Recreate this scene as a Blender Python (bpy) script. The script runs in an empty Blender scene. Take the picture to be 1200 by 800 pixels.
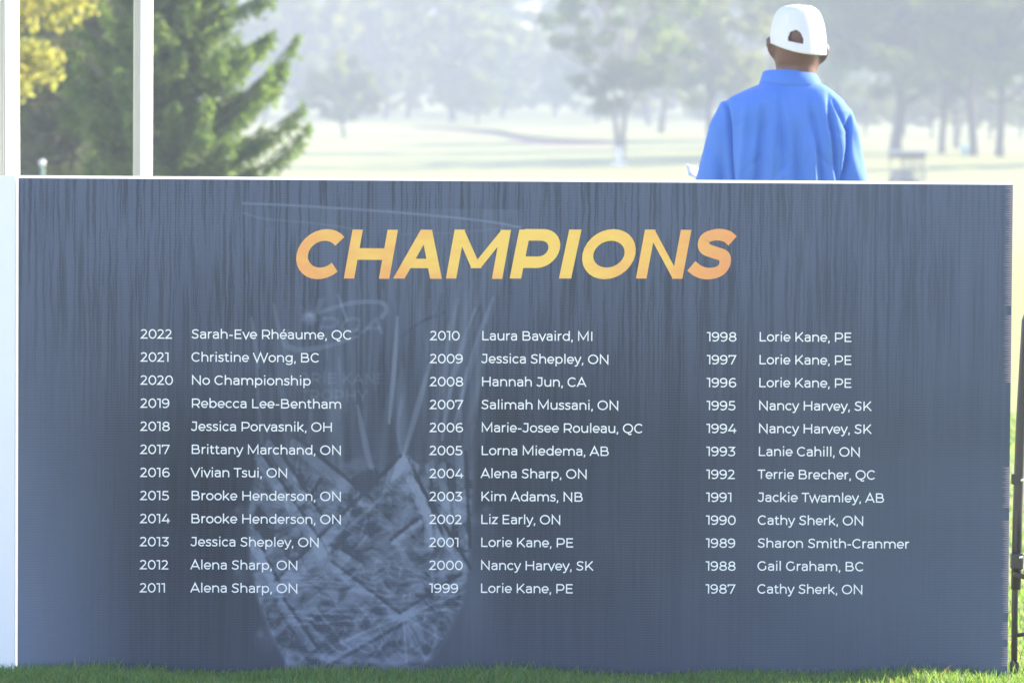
import bpy, math, random
import numpy as np
from mathutils import Vector, Matrix

R = math.radians
sc = bpy.context.scene
C = sc.collection

# ------------------------------------------------------------------ camera
FPX = 5720.0                      # focal length in photograph pixels (1200 wide)
CAM = Vector((0.0, 0.0, 1.356))
PITCH = math.atan(252.0 / FPX)
ROLL = R(0.39)
cam_d = bpy.data.cameras.new('camera')
cam = bpy.data.objects.new('camera', cam_d); C.objects.link(cam)
cam_d.sensor_width = 36.0
cam_d.lens = FPX / 1200.0 * 36.0
cam_d.clip_start = 0.1; cam_d.clip_end = 6000.0
CR = Matrix.Rotation(math.pi / 2 - PITCH, 3, 'X') @ Matrix.Rotation(ROLL, 3, 'Z')
cam.matrix_world = Matrix.Translation(CAM) @ CR.to_4x4()
cam_d.dof.use_dof = True
cam_d.dof.focus_distance = 12.0
cam_d.dof.aperture_fstop = 8.5
sc.camera = cam

# ------------------------------------------------------------------ world, sun, exposure
SUN_AZ = R(60)                    # to the right of the view direction (+Y), behind the sign
SUN_EL = R(24)
sdir = Vector((math.sin(SUN_AZ) * math.cos(SUN_EL), math.cos(SUN_AZ) * math.cos(SUN_EL), math.sin(SUN_EL)))
w = bpy.data.worlds.new('World'); sc.world = w; w.use_nodes = True
wn = w.node_tree.nodes; wl = w.node_tree.links
sky = wn.new('ShaderNodeTexSky'); sky.sky_type = 'NISHITA'; sky.sun_disc = False
sky.sun_elevation = SUN_EL; sky.sun_rotation = SUN_AZ
sky.air_density = 1.0; sky.dust_density = 0.6; sky.ozone_density = 2.2
bg = wn['Background']; bg.inputs['Strength'].default_value = 0.15
tint = wn.new('ShaderNodeMix'); tint.data_type = 'RGBA'; tint.blend_type = 'MULTIPLY'; tint.inputs[0].default_value = 1.0
tint.inputs[7].default_value = (1.08, 0.965, 1.06, 1.0)      # the photograph's white balance: shade leans to blue, not green
wl.new(sky.outputs[0], tint.inputs[6]); wl.new(tint.outputs[2], bg.inputs['Color'])
sun_d = bpy.data.lights.new('sun', 'SUN'); sun = bpy.data.objects.new('sun', sun_d); C.objects.link(sun)
sun_d.energy = 5.0; sun_d.angle = R(0.5); sun_d.color = (1.0, 0.90, 0.74)
sun.rotation_euler = sdir.to_track_quat('Z', 'Y').to_euler()
sc.view_settings.view_transform = 'Standard'; sc.view_settings.look = 'None'
sc.view_settings.exposure = 1.97
sc.view_settings.gamma = 1.0
sc.cycles.use_denoising = True
sc.cycles.max_bounces = 6
sc.cycles.transmission_bounces = 4
sc.cycles.volume_bounces = 1
sc.cycles.caustics_reflective = False; sc.cycles.caustics_refractive = False

# ------------------------------------------------------------------ helpers
def ray(px, py):
    return (CR @ Vector((px - 600.0, 400.0 - py, -FPX))).normalized()
def at(px, py, Y):
    """world point seen at a photograph pixel, at the distance Y"""
    d = ray(px, py); return CAM + d * (Y / d.y)

def tag(o, label=None, cat=None, group=None, kind=None):
    if label: o['label'] = label
    if cat: o['category'] = cat
    if group: o['group'] = group
    if kind: o['kind'] = kind
    return o
def empty(name, loc, label, cat, group=None, rz=0.0):
    o = bpy.data.objects.new(name, None); C.objects.link(o)
    o.location = loc; o.rotation_euler = (0, 0, rz); o.empty_display_size = 0.2
    return tag(o, label, cat, group)

class MB:
    """collects vertices and faces, builds one mesh object"""
    def __init__(s): s.v = []; s.f = []; s.sm = []
    def add(s, vs, fs, smooth=False):
        n = len(s.v); s.v += [tuple(p) for p in vs]
        s.f += [tuple(i + n for i in f) for f in fs]; s.sm += [smooth] * len(fs)
    def box(s, x0, x1, y0, y1, z0, z1):
        s.add([(x0,y0,z0),(x1,y0,z0),(x1,y1,z0),(x0,y1,z0),(x0,y0,z1),(x1,y0,z1),(x1,y1,z1),(x0,y1,z1)],
              [(0,3,2,1),(4,5,6,7),(0,1,5,4),(1,2,6,5),(2,3,7,6),(3,0,4,7)])
    def bbox(s, x0, x1, y0, y1, z0, z1, b=0.003):
        """box with chamfered vertical and horizontal edges"""
        a = [(x0+b,y0),(x1-b,y0),(x1,y0+b),(x1,y1-b),(x1-b,y1),(x0+b,y1),(x0,y1-b),(x0,y0+b)]
        cx, cy = (x0+x1)/2, (y0+y1)/2
        def ring(z, k): return [(cx+(p[0]-cx)*k[0], cy+(p[1]-cy)*k[1], z) for p in a]
        kk = (max(0.1, 1-2*b/max(1e-6, x1-x0)), max(0.1, 1-2*b/max(1e-6, y1-y0)))
        rs = [ring(z0, kk), ring(z0+b, (1,1)), ring(z1-b, (1,1)), ring(z1, kk)]
        vs = [p for r in rs for p in r]; fs = []
        for k in range(3):
            for i in range(8):
                j = (i+1) % 8; fs.append((k*8+i, k*8+j, (k+1)*8+j, (k+1)*8+i))
        fs.append(tuple(range(7, -1, -1))); fs.append(tuple(24+i for i in range(8)))
        s.add(vs, fs)
    def tube(s, pts, rad, n=10, cap=True, squash=None):
        """smooth tube through pts; rad scalar or list; squash=(axis vector, factor) flattens the section"""
        pts = [Vector(p) for p in pts]; m = len(pts)
        if not hasattr(rad, '__len__'): rad = [rad] * m
        vs = []; fs = []; up = None
        for i, p in enumerate(pts):
            t = (pts[min(i+1, m-1)] - pts[max(i-1, 0)])
            t = t.normalized() if t.length > 1e-9 else Vector((0, 0, 1))
            if up is None: up = t.orthogonal().normalized()
            up = (up - t * up.dot(t)); up = up.normalized() if up.length > 1e-6 else t.orthogonal().normalized()
            sd = t.cross(up)
            for k in range(n):
                a = 2 * math.pi * k / n
                o = (up * math.cos(a) + sd * math.sin(a)) * rad[i]
                if squash: o = o - squash[0] * o.dot(squash[0]) * (1 - squash[1])
                vs.append(p + o)
        for i in range(m-1):
            for k in range(n):
                j = (k+1) % n; fs.append((i*n+k, i*n+j, (i+1)*n+j, (i+1)*n+k))
        if cap: fs.append(tuple(range(n-1, -1, -1))); fs.append(tuple((m-1)*n + k for k in range(n)))
        s.add(vs, fs, True)
    def loft(s, rings, n=28):
        """rings: (cx, cy, z, rx, ry[, power])"""
        vs = []; fs = []
        for r in rings:
            cx, cy, z, rx, ry = r[:5]; pw = r[5] if len(r) > 5 else 1.0
            for k in range(n):
                a = 2 * math.pi * k / n; c, q = math.cos(a), math.sin(a)
                vs.append((cx + rx * math.copysign(abs(c) ** pw, c), cy + ry * math.copysign(abs(q) ** pw, q), z))
        m = len(rings)
        for i in range(m-1):
            for k in range(n):
                j = (k+1) % n; fs.append((i*n+k, i*n+j, (i+1)*n+j, (i+1)*n+k))
        fs.append(tuple(range(n-1, -1, -1))); fs.append(tuple((m-1)*n + k for k in range(n)))
        s.add(vs, fs, True)
    def ball(s, c, r, nu=16, nv=10):
        c = Vector(c)
        if not hasattr(r, '__len__'): r = (r, r, r)
        s.loft([(c.x, c.y, c.z - math.cos(math.pi*(i+.05)/(nv+.1)) * r[2],
                 math.sin(math.pi*(i+.05)/(nv+.1)) * r[0], math.sin(math.pi*(i+.05)/(nv+.1)) * r[1]) for i in range(nv+1)], nu)
    def build(s, name, mat, parent=None, loc=None):
        me = bpy.data.meshes.new(name); me.from_pydata(s.v, [], s.f); me.validate()
        if len(s.sm) == len(me.polygons): me.polygons.foreach_set('use_smooth', s.sm)
        me.update(); o = bpy.data.objects.new(name, me); C.objects.link(o)
        if mat: me.materials.append(mat)
        if parent: o.parent = parent
        if loc is not None: o.location = loc
        return o

def np_mesh(name, verts, quads, mat, parent=None, smooth=False, attrs=None):
    me = bpy.data.meshes.new(name)
    nv, nq = len(verts), len(quads); k = quads.shape[1]
    me.vertices.add(nv); me.vertices.foreach_set('co', np.ascontiguousarray(verts, dtype=np.float32).ravel())
    me.loops.add(nq * k); me.loops.foreach_set('vertex_index', np.ascontiguousarray(quads, dtype=np.int32).ravel())
    me.polygons.add(nq); me.polygons.foreach_set('loop_start', np.arange(nq, dtype=np.int32) * k)
    me.update(calc_edges=True)
    if smooth: me.polygons.foreach_set('use_smooth', np.ones(nq, dtype=bool))
    for an, arr in (attrs or {}).items():
        a = me.attributes.new(an, 'FLOAT', 'POINT'); a.data.foreach_set('value', np.ascontiguousarray(arr, dtype=np.float32).ravel())
    o = bpy.data.objects.new(name, me); C.objects.link(o)
    if mat: me.materials.append(mat)
    if parent: o.parent = parent
    return o

# ------------------------------------------------------------------ materials
class NT:
    def __init__(s, name):
        s.m = bpy.data.materials.new(name); s.m.use_nodes = True
        s.n = s.m.node_tree.nodes; s.l = s.m.node_tree.links; s.p = s.n['Principled BSDF']; s.out = s.n['Material Output']
    def node(s, t, **kw):
        q = s.n.new(t)
        for k, v in kw.items():
            if k.startswith('i_'):
                key = k[2:]; q.inputs[int(key) if key.isdigit() else key.replace('_', ' ')].default_value = v
            else: setattr(q, k, v)
        return q
    def link(s, a, b): s.l.new(a, b)
    def math(s, op, a, b=None, c=None):
        q = s.n.new('ShaderNodeMath'); q.operation = op
        for i, x in enumerate((a, b, c)):
            if x is None: continue
            if isinstance(x, (int, float)): q.inputs[i].default_value = x
            else: s.l.new(x, q.inputs[i])
        return q.outputs[0]
    def mix(s, f, a, b, mode='MIX'):
        q = s.n.new('ShaderNodeMix'); q.data_type = 'RGBA'; q.blend_type = mode
        for inp, x in ((q.inputs[0], f), (q.inputs[6], a), (q.inputs[7], b)):
            if isinstance(x, (int, float)): inp.default_value = x
            elif isinstance(x, tuple): inp.default_value = (x + (1.0,))[:4]
            else: s.l.new(x, inp)
        return q.outputs[2]
    def coord(s, scale=(1,1,1), obj=True):
        t = s.n.new('ShaderNodeTexCoord'); m = s.n.new('ShaderNodeMapping'); m.inputs['Scale'].default_value = scale
        s.l.new(t.outputs['Object' if obj else 'Generated'], m.inputs[0]); return m.outputs[0]
    def noise(s, vec, scale, detail=3, rough=0.5, dist=0.0):
        q = s.n.new('ShaderNodeTexNoise'); q.inputs['Scale'].default_value = scale; q.inputs['Detail'].default_value = detail
        q.inputs['Roughness'].default_value = rough; q.inputs['Distortion'].default_value = dist
        s.l.new(vec, q.inputs['Vector']); return q.outputs['Fac']
    def ramp(s, f, a, b):
        q = s.n.new('ShaderNodeMapRange'); q.clamp = True
        q.inputs['From Min'].default_value = a; q.inputs['From Max'].default_value = b
        s.l.new(f, q.inputs['Value']); return q.outputs[0]
    def bump(s, h, strength=0.3, dist=0.01):
        q = s.n.new('ShaderNodeBump'); q.inputs['Strength'].default_value = strength; q.inputs['Distance'].default_value = dist
        s.l.new(h, q.inputs['Height']); s.l.new(q.outputs[0], s.p.inputs['Normal'])

def plain(name, col, rough=0.6, metal=0.0, var=0.15, scale=20.0, spec=0.5, trans=0.0, bump=0.0):
    t = NT(name); c = t.coord(); f = t.noise(c, scale, 4)
    a = tuple(x * (1 - var) for x in col); b = tuple(min(1, x * (1 + var)) for x in col)
    colr = t.mix(f, a, b); t.link(colr, t.p.inputs['Base Color'])
    t.p.inputs['Roughness'].default_value = rough; t.p.inputs['Metallic'].default_value = metal
    t.p.inputs['Specular IOR Level'].default_value = spec
    if bump: t.bump(t.noise(c, scale * 4, 3), bump, 0.004)
    if trans > 0:
        tr = t.node('ShaderNodeBsdfTranslucent'); t.link(colr, tr.inputs[0])
        mx = t.node('ShaderNodeMixShader'); mx.inputs[0].default_value = trans
        t.link(t.p.outputs[0], mx.inputs[1]); t.link(tr.outputs[0], mx.inputs[2]); t.link(mx.outputs[0], t.out.inputs[0])
    return t.m

def leafy(name, cols, trans=0.5, scale=0.5, tcol=None):
    """foliage: colour varies from clump to clump; light passes through the leaves"""
    t = NT(name); c = t.coord()
    f = t.ramp(t.noise(c, scale, 2), 0.3, 0.7); g = t.ramp(t.noise(c, scale * 9, 1), 0.3, 0.7)
    col = t.mix(g, t.mix(f, cols[0], cols[1]), t.mix(f, cols[1], cols[2]))
    t.link(col, t.p.inputs['Base Color']); t.p.inputs['Roughness'].default_value = 0.6
    t.p.inputs['Specular IOR Level'].default_value = 0.3
    tr = t.node('ShaderNodeBsdfTranslucent')
    t.link(t.mix(1.0, col, tcol or (2.3, 2.2, 0.7), 'MULTIPLY'), tr.inputs[0])
    mx = t.node('ShaderNodeMixShader'); mx.inputs[0].default_value = trans
    t.link(t.p.outputs[0], mx.inputs[1]); t.link(tr.outputs[0], mx.inputs[2]); t.link(mx.outputs[0], t.out.inputs[0])
    return t.m

# sign print: a navy print with a pale glass artwork, under a film of dew with run marks
def sign_print():
    t = NT('sign_print'); c = t.coord()
    sep = t.node('ShaderNodeSeparateXYZ'); t.link(c, sep.inputs[0])
    at_ = t.node('ShaderNodeAttribute', attribute_name='art'); av = at_.outputs['Fac']
    sh = t.node('ShaderNodeAttribute', attribute_name='shade'); sv = sh.outputs['Fac']
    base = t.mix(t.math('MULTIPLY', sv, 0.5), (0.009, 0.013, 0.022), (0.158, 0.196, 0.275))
    base = t.mix(t.math('MULTIPLY', av, 1.0), base, (0.205, 0.245, 0.325))
    # run marks: narrow wandering columns
    wob = t.noise(t.coord((14, 1, 11)), 2.0, 2)
    comb = t.node('ShaderNodeCombineXYZ')
    t.link(t.math('ADD', sep.outputs[0], t.math('MULTIPLY', t.math('SUBTRACT', wob, 0.5), 0.007)), comb.inputs[0])
    t.link(t.math('MULTIPLY', sep.outputs[2], 0.022), comb.inputs[2])
    n1 = t.noise(comb.outputs[0], 125.0, 3, 0.65)
    comb2 = t.node('ShaderNodeCombineXYZ')
    t.link(sep.outputs[0], comb2.inputs[0]); t.link(t.math('MULTIPLY', sep.outputs[2], 0.012), comb2.inputs[2])
    n2 = t.noise(comb2.outputs[0], 26.0, 4, 0.7)
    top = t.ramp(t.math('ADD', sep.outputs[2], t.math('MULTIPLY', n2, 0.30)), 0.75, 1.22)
    grit = t.noise(t.coord((1, 1, 0.45)), 420.0, 2, 0.6)
    n1 = t.math('ADD', n1, t.math('MULTIPLY', t.math('SUBTRACT', grit, 0.5), 0.20))
    patch = t.ramp(t.noise(t.coord((5.0, 1, 1.2)), 1.0, 3, 0.6), 0.30, 0.70)
    thr = t.math('SUBTRACT', n1, t.math('MULTIPLY', patch, 0.10))
    marks = t.math('MULTIPLY', t.ramp(thr, 0.375, 0.475), t.math('ADD', t.math('MULTIPLY', t.math('MULTIPLY', top, t.math('SUBTRACT', 1.0, t.math('MULTIPLY', t.ramp(sep.outputs[0], 0.35, 1.15), 0.45))), 0.33), 0.05))
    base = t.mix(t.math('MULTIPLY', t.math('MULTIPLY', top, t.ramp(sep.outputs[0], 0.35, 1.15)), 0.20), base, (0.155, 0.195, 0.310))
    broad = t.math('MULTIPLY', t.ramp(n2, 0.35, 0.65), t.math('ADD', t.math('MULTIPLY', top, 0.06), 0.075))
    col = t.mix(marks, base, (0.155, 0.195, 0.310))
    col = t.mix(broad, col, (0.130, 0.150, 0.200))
    # the flutes of the corrugated board and the fine print screen
    flute = t.math('SINE', t.math('MULTIPLY', sep.outputs[2], 2 * math.pi / 0.0066))
    col = t.mix(t.math('MULTIPLY', t.math('ADD', flute, 1.0), 0.014), col, (0.45, 0.50, 0.60))
    dots = t.ramp(t.noise(c, 70.0, 1), 0.78, 0.80)
    col = t.mix(t.math('MULTIPLY', dots, 0.35), col, (0.02, 0.03, 0.04))
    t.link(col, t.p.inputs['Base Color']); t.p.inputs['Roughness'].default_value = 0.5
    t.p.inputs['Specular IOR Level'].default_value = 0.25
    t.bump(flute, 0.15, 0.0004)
    return t.m

def heading_mat():
    t = NT('gold_print'); c = t.coord(); sep = t.node('ShaderNodeSeparateXYZ'); t.link(c, sep.inputs[0])
    n = t.noise(t.coord((1, 1, 2.2)), 9.0, 4, 0.6, 0.4); fine = t.noise(c, 110, 2)
    x = t.math('ABSOLUTE', t.math('SUBTRACT', sep.outputs[0], 0.02))
    e = t.math('ADD', t.math('MULTIPLY', x, 1.25), t.math('MULTIPLY', t.math('SUBTRACT', n, 0.5), 1.5))
    low = t.ramp(sep.outputs[2], 1.02, 0.955)
    e = t.math('ADD', e, t.math('MULTIPLY', low, 0.50))
    col = t.mix(t.ramp(e, 0.15, 0.85), (0.93, 0.585, 0.11), (0.88, 0.36, 0.10))
    col = t.mix(t.math('MULTIPLY', t.ramp(sep.outputs[0], 0.36, 0.56), 0.75), col, (0.82, 0.28, 0.11))
    col = t.mix(t.math('MULTIPLY', fine, 0.16), col, (0.9, 0.72, 0.25))
    t.link(col, t.p.inputs['Base Color']); t.p.inputs['Roughness'].default_value = 0.5
    return t.m

def grass_ground():
    t = NT('lawn'); c = t.coord()
    f = t.noise(c, 0.12, 4); g = t.noise(c, 2.5, 4); h = t.noise(c, 60, 3)
    col = t.mix(f, (0.190, 0.210, 0.034), (0.270, 0.270, 0.050))
    col = t.mix(t.math('MULTIPLY', g, 0.5), col, (0.160, 0.200, 0.030))
    col = t.mix(t.math('MULTIPLY', h, 0.5), col, (0.23, 0.23, 0.06))
    t.link(col, t.p.inputs['Base Color']); t.p.inputs['Sheen Weight'].default_value = 0.22; t.p.inputs['Sheen Tint'].default_value = (1.0, 0.95, 0.5, 1); t.p.inputs['Roughness'].default_value = 0.65
    t.bump(h, 0.8, 0.02)
    return t.m

def blades_mat():
    t = NT('grass_blades'); c = t.coord(); f = t.noise(c, 3, 2)
    a = t.node('ShaderNodeAttribute', attribute_name='tint').outputs['Fac']
    col = t.mix(a, (0.065, 0.170, 0.045), (0.190, 0.350, 0.100)); col = t.mix(t.math('MULTIPLY', f, 0.4), col, (0.10, 0.15, 0.04))
    col = t.mix(t.ramp(a, 0.90, 0.97), col, (0.30, 0.27, 0.13))
    t.link(col, t.p.inputs['Base Color']); t.p.inputs['Roughness'].default_value = 0.45
    tr = t.node('ShaderNodeBsdfTranslucent'); t.link(t.mix(1.0, col, (2.2, 1.9, 0.9), 'MULTIPLY'), tr.inputs[0])
    mx = t.node('ShaderNodeMixShader'); mx.inputs[0].default_value = 0.5
    t.link(t.p.outputs[0], mx.inputs[1]); t.link(tr.outputs[0], mx.inputs[2]); t.link(mx.outputs[0], t.out.inputs[0])
    return t.m

M = dict(
    print=sign_print(), gold=heading_mat(), lawn=grass_ground(), blades=blades_mat(),
    ink=plain('white_ink', (0.88, 0.88, 0.86), 0.5, var=0.03),
    backing=plain('white_corrugated_plastic', (0.86, 0.86, 0.86), 0.45, var=0.02, trans=0.55),
    teeth=plain('lit_flute_ends', (0.40, 0.31, 0.34), 0.5, var=0.05, trans=0.05),
    panel=plain('white_panel', (0.82, 0.82, 0.82), 0.4, var=0.02),
    white_metal=plain('white_powder_coat', (0.80, 0.80, 0.80), 0.35, var=0.03),
    cream=plain('cream_channel', (0.62, 0.60, 0.50), 0.4, var=0.04),
    black=plain('black_paint', (0.022, 0.022, 0.024), 0.32, var=0.25, scale=60, spec=0.6),
    steel=plain('bright_steel', (0.70, 0.71, 0.73), 0.25, 1.0, 0.05),
    shirt=None,
    cap=plain('white_cotton', (0.88, 0.88, 0.88), 0.85, var=0.03, scale=80, bump=0.2, trans=0.3),
    trousers=plain('grey_trousers', (0.12, 0.12, 0.13), 0.85, var=0.1, scale=60),
    shoe=plain('white_shoe', (0.6, 0.6, 0.6), 0.5), sole=plain('dark_sole', (0.04, 0.04, 0.04), 0.8),
    hair=plain('short_dark_hair', (0.035, 0.026, 0.022), 0.8, var=0.3, scale=120),
    paper=plain('white_paper', (0.82, 0.83, 0.84), 0.6, var=0.02, trans=0.25),
    bark=plain('bark', (0.085, 0.068, 0.055), 0.9, var=0.4, scale=6, bump=0.6),
    palebark=plain('pale_bark', (0.20, 0.18, 0.16), 0.9, var=0.35, scale=6, bump=0.6),
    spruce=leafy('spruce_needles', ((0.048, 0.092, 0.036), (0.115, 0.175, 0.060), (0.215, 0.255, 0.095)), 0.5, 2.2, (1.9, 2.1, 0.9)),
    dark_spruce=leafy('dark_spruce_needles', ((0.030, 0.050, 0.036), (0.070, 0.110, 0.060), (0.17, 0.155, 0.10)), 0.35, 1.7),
    golden=leafy('golden_leaves', ((0.17, 0.205, 0.06), (0.27, 0.285, 0.085), (0.33, 0.26, 0.12)), 0.6, 3.0, (1.8, 1.8, 1.0)),
    green=leafy('green_leaves', ((0.042, 0.080, 0.022), (0.085, 0.140, 0.032), (0.165, 0.200, 0.045)), 0.5, 0.35),
    lime=leafy('light_green_leaves', ((0.055, 0.090, 0.026), (0.135, 0.170, 0.036), (0.25, 0.25, 0.060)), 0.6, 0.35),
    sand=plain('bunker_sand', (0.42, 0.30, 0.20), 0.9, var=0.06, scale=1.0),
    earth=plain('bunker_lip', (0.20, 0.13, 0.07), 0.9, var=0.2, scale=2.0),
    cartbody=plain('grey_cart_body', (0.03, 0.033, 0.04), 0.35), cartroof=plain('cart_roof', (0.36, 0.38, 0.42), 0.5),
    rubber=plain('black_rubber', (0.02, 0.02, 0.02), 0.8), seat=plain('seat_vinyl', (0.30, 0.30, 0.30), 0.5),
    bluebin=plain('pale_blue_plastic', (0.25, 0.50, 0.68), 0.4), greenpost=plain('green_post', (0.18, 0.27, 0.22), 0.5),
)
def glass_mat():
    t = NT('clear_screen'); t.p.inputs['Base Color'].default_value = (0.02, 0.025, 0.03, 1); t.p.inputs['Roughness'].default_value = 0.03
    tr = t.node('ShaderNodeBsdfTransparent'); mx = t.node('ShaderNodeMixShader'); mx.inputs[0].default_value = 0.82
    t.link(t.p.outputs[0], mx.inputs[1]); t.link(tr.outputs[0], mx.inputs[2]); t.link(mx.outputs[0], t.out.inputs[0]); return t.m
M['glass'] = glass_mat()
def shirt_mat():
    t = NT('blue_polo_knit'); c = t.coord(); n = t.noise(c, 9, 3)
    col = t.mix(n, (0.065, 0.195, 0.60), (0.085, 0.225, 0.68)); t.link(col, t.p.inputs['Base Color'])
    t.p.inputs['Roughness'].default_value = 0.8; t.p.inputs['Sheen Weight'].default_value = 0.3
    t.p.inputs['Sheen Tint'].default_value = (0.5, 0.7, 1, 1)
    t.bump(t.noise(c, 420, 1), 0.12, 0.001)
    tr = t.node('ShaderNodeBsdfTranslucent'); t.link(col, tr.inputs[0]); mx = t.node('ShaderNodeMixShader'); mx.inputs[0].default_value = 0.12
    t.link(t.p.outputs[0], mx.inputs[1]); t.link(tr.outputs[0], mx.inputs[2]); t.link(mx.outputs[0], t.out.inputs[0]); return t.m
M['shirt'] = shirt_mat()
def skin_mat():
    t = NT('brown_skin'); c = t.coord(); n = t.noise(c, 25, 3)
    t.link(t.mix(n, (0.105, 0.050, 0.040), (0.165, 0.083, 0.067)), t.p.inputs['Base Color'])
    t.p.inputs['Roughness'].default_value = 0.45; t.p.inputs['Subsurface Weight'].default_value = 0.08
    t.p.inputs['Subsurface Radius'].default_value = (0.01, 0.004, 0.002); return t.m
M['skin'] = skin_mat()

# ------------------------------------------------------------------ terrain
PY = [-60, 20, 60, 110, 150, 186, 210, 230, 270, 330, 400, 430, 600, 900, 1010]
PZ = [0, 0, -0.4, -1.2, -1.75, -1.5, -0.95, -0.35, 0.10, 0.75, 1.40, 1.75, 5.5, 13, 15]
def smooth_profile(y):
    ys = np.asarray(y, dtype=float); acc = np.zeros_like(ys); wt = 0
    for k, a in ((-10, 1), (-5, 2), (0, 3), (5, 2), (10, 1)):
        acc = acc + a * np.interp(ys + k * np.clip(ys / 200.0, 0, 1.5), PY, PZ); wt += a
    return acc / wt
def zg(x, y):
    x = np.asarray(x, dtype=float); y = np.asarray(y, dtype=float)
    far = np.clip((y - 60) / 150, 0, 1)
    z = smooth_profile(y)
    z = z + far * (0.16 * np.sin(x * 0.11 + y * 0.021) + 0.12 * np.sin(x * 0.045 - y * 0.06 + 1.3))
    z = z + np.clip((y - 450) / 300, 0, 1) * (2.5 * np.sin(x * 0.012 + 0.6) + 1.2 * np.sin(x * 0.03 + y * 0.01))
    return z
def gz(x, y): return float(zg(x, y))

ys = np.concatenate([np.arange(-60, 10, 5.0), np.arange(10, 20, 0.5), np.arange(20, 190, 3.0), np.arange(190, 440, 1.6), np.arange(440, 1011, 15)])
xs = np.concatenate([np.arange(-400, -60, 20.0), np.arange(-60, 60, 1.5), np.arange(60, 401, 20.0)])
GX, GY = np.meshgrid(xs, ys)
gv = np.stack([GX, GY, zg(GX, GY)], -1).reshape(-1, 3)
nx_, ny_ = len(xs), len(ys)
ii = (np.arange(ny_-1)[:, None] * nx_ + np.arange(nx_-1)[None, :]).ravel()
gq = np.stack([ii, ii+1, ii+1+nx_, ii+nx_], -1)
tag(np_mesh('ground', gv, gq, M['lawn'], smooth=True), kind='structure')

# ------------------------------------------------------------------ grass blades near the sign
def make_blades():
    rng = np.random.default_rng(4)
    def patch(n, x0, x1, y0, y1, h0, h1, wd):
        x = rng.uniform(x0, x1, n); y = rng.uniform(y0, y1, n)
        h = rng.uniform(h0, h1, n) * (0.8 + 0.35 * np.sin(x * 9.1 + np.sin(y * 7) * 2) * np.sin(x * 3.3 + 1)) 
        h *= np.where(rng.random(n) < 0.05, 1.22, 1.0)*rng.uniform(.75, 1.1, n)
        a = rng.uniform(0, 2*np.pi, n); lean = rng.uniform(0.1, 0.75, n) * h
        la = rng.uniform(0, 2*np.pi, n); wv = wd * rng.uniform(0.6, 1.2, n)
        z = zg(x, y)
        dx, dy = np.cos(a) * wv / 2, np.sin(a) * wv / 2; lx, ly = np.cos(la) * lean, np.sin(la) * lean
        v = np.empty((n, 5, 3))
        v[:, 0] = np.stack([x-dx, y-dy, z-0.004], -1); v[:, 1] = np.stack([x+dx, y+dy, z-0.004], -1)
        v[:, 2] = np.stack([x+dx*.8+lx*.35, y+dy*.8+ly*.35, z+h*.6], -1); v[:, 3] = np.stack([x-dx*.8+lx*.35, y-dy*.8+ly*.35, z+h*.6], -1)
        v[:, 4] = np.stack([x+lx, y+ly, z+h], -1)
        return v, rng.random(n)
    P = [patch(80000, -2.3, 2.3, 11.2, 11.996, 0.024, 0.043, 0.0032),
         patch(45000, -2.6, 2.6, 12.03, 14.5, 0.022, 0.040, 0.004),
         patch(26000, 0.9, 3.4, 14.5, 24.0, 0.016, 0.034, 0.006),
         patch(16000, -2.3, 2.3, 9.3, 11.2, 0.018, 0.032, 0.005)]
    V = np.concatenate([p[0] for p in P]); T = np.concatenate([p[1] for p in P]); n = len(V)
    # keep the footprint of the boards clear
    b = np.arange(n)[:, None] * 5
    tris = np.concatenate([b + np.array([[0, 1, 2]]), b + np.array([[0, 2, 3]]), b + np.array([[3, 2, 4]])])
    o = np_mesh('grass_blades', V.reshape(-1, 3), tris, M['blades'], attrs={'tint': np.repeat(T, 5)})
    tag(o, 'short mown green grass blades along the foot of the champions sign', 'grass', kind='stuff')
make_blades()

# ------------------------------------------------------------------ stroke lettering
def cr(pts, seg=6):
    """Catmull-Rom curve through pts"""
    P = [np.array(p, float) for p in pts]; P = [2*P[0]-P[1]] + P + [2*P[-1]-P[-2]]; out = []
    for i in range(1, len(P)-2):
        for k in range(seg):
            t = k / seg; a, b, c, d = P[i-1], P[i], P[i+1], P[i+2]
            out.append(0.5*((2*b)+(-a+c)*t+(2*a-5*b+4*c-d)*t*t+(-a+3*b-3*c+d)*t**3))
    out.append(P[-2]); return [tuple(q) for q in out]
def arc(cx, cy, rx, ry, a0, a1, n=22):
    return [(cx+rx*math.cos(R(a0+(a1-a0)*k/n)), cy+ry*math.sin(R(a0+(a1-a0)*k/n))) for k in range(n+1)]
def L(*p): return (list(p), False)
def S(*p): return (cr(p), False)
def E(cx, cy, rx, ry): return (arc(cx, cy, rx, ry, 0, 360, 28)[:-1], True)
def A(cx, cy, rx, ry, a0, a1): return (arc(cx, cy, rx, ry, a0, a1), False)
def bowl(x, y0, y1, xr):
    r = (y1-y0)/2; return ([(x, y1)] + arc(xr, (y0+y1)/2, r*1.05, r, 90, -90, 14) + [(x, y0)], False)
def arch(x0, x1, top, y0=0, ys_=290):
    m = (x0+x1)/2; return ([(x0, ys_-30)] + arc(m, ys_, (x1-x0)/2, top-ys_, 180, 0, 18) + [(x1, y0)], False)
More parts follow.
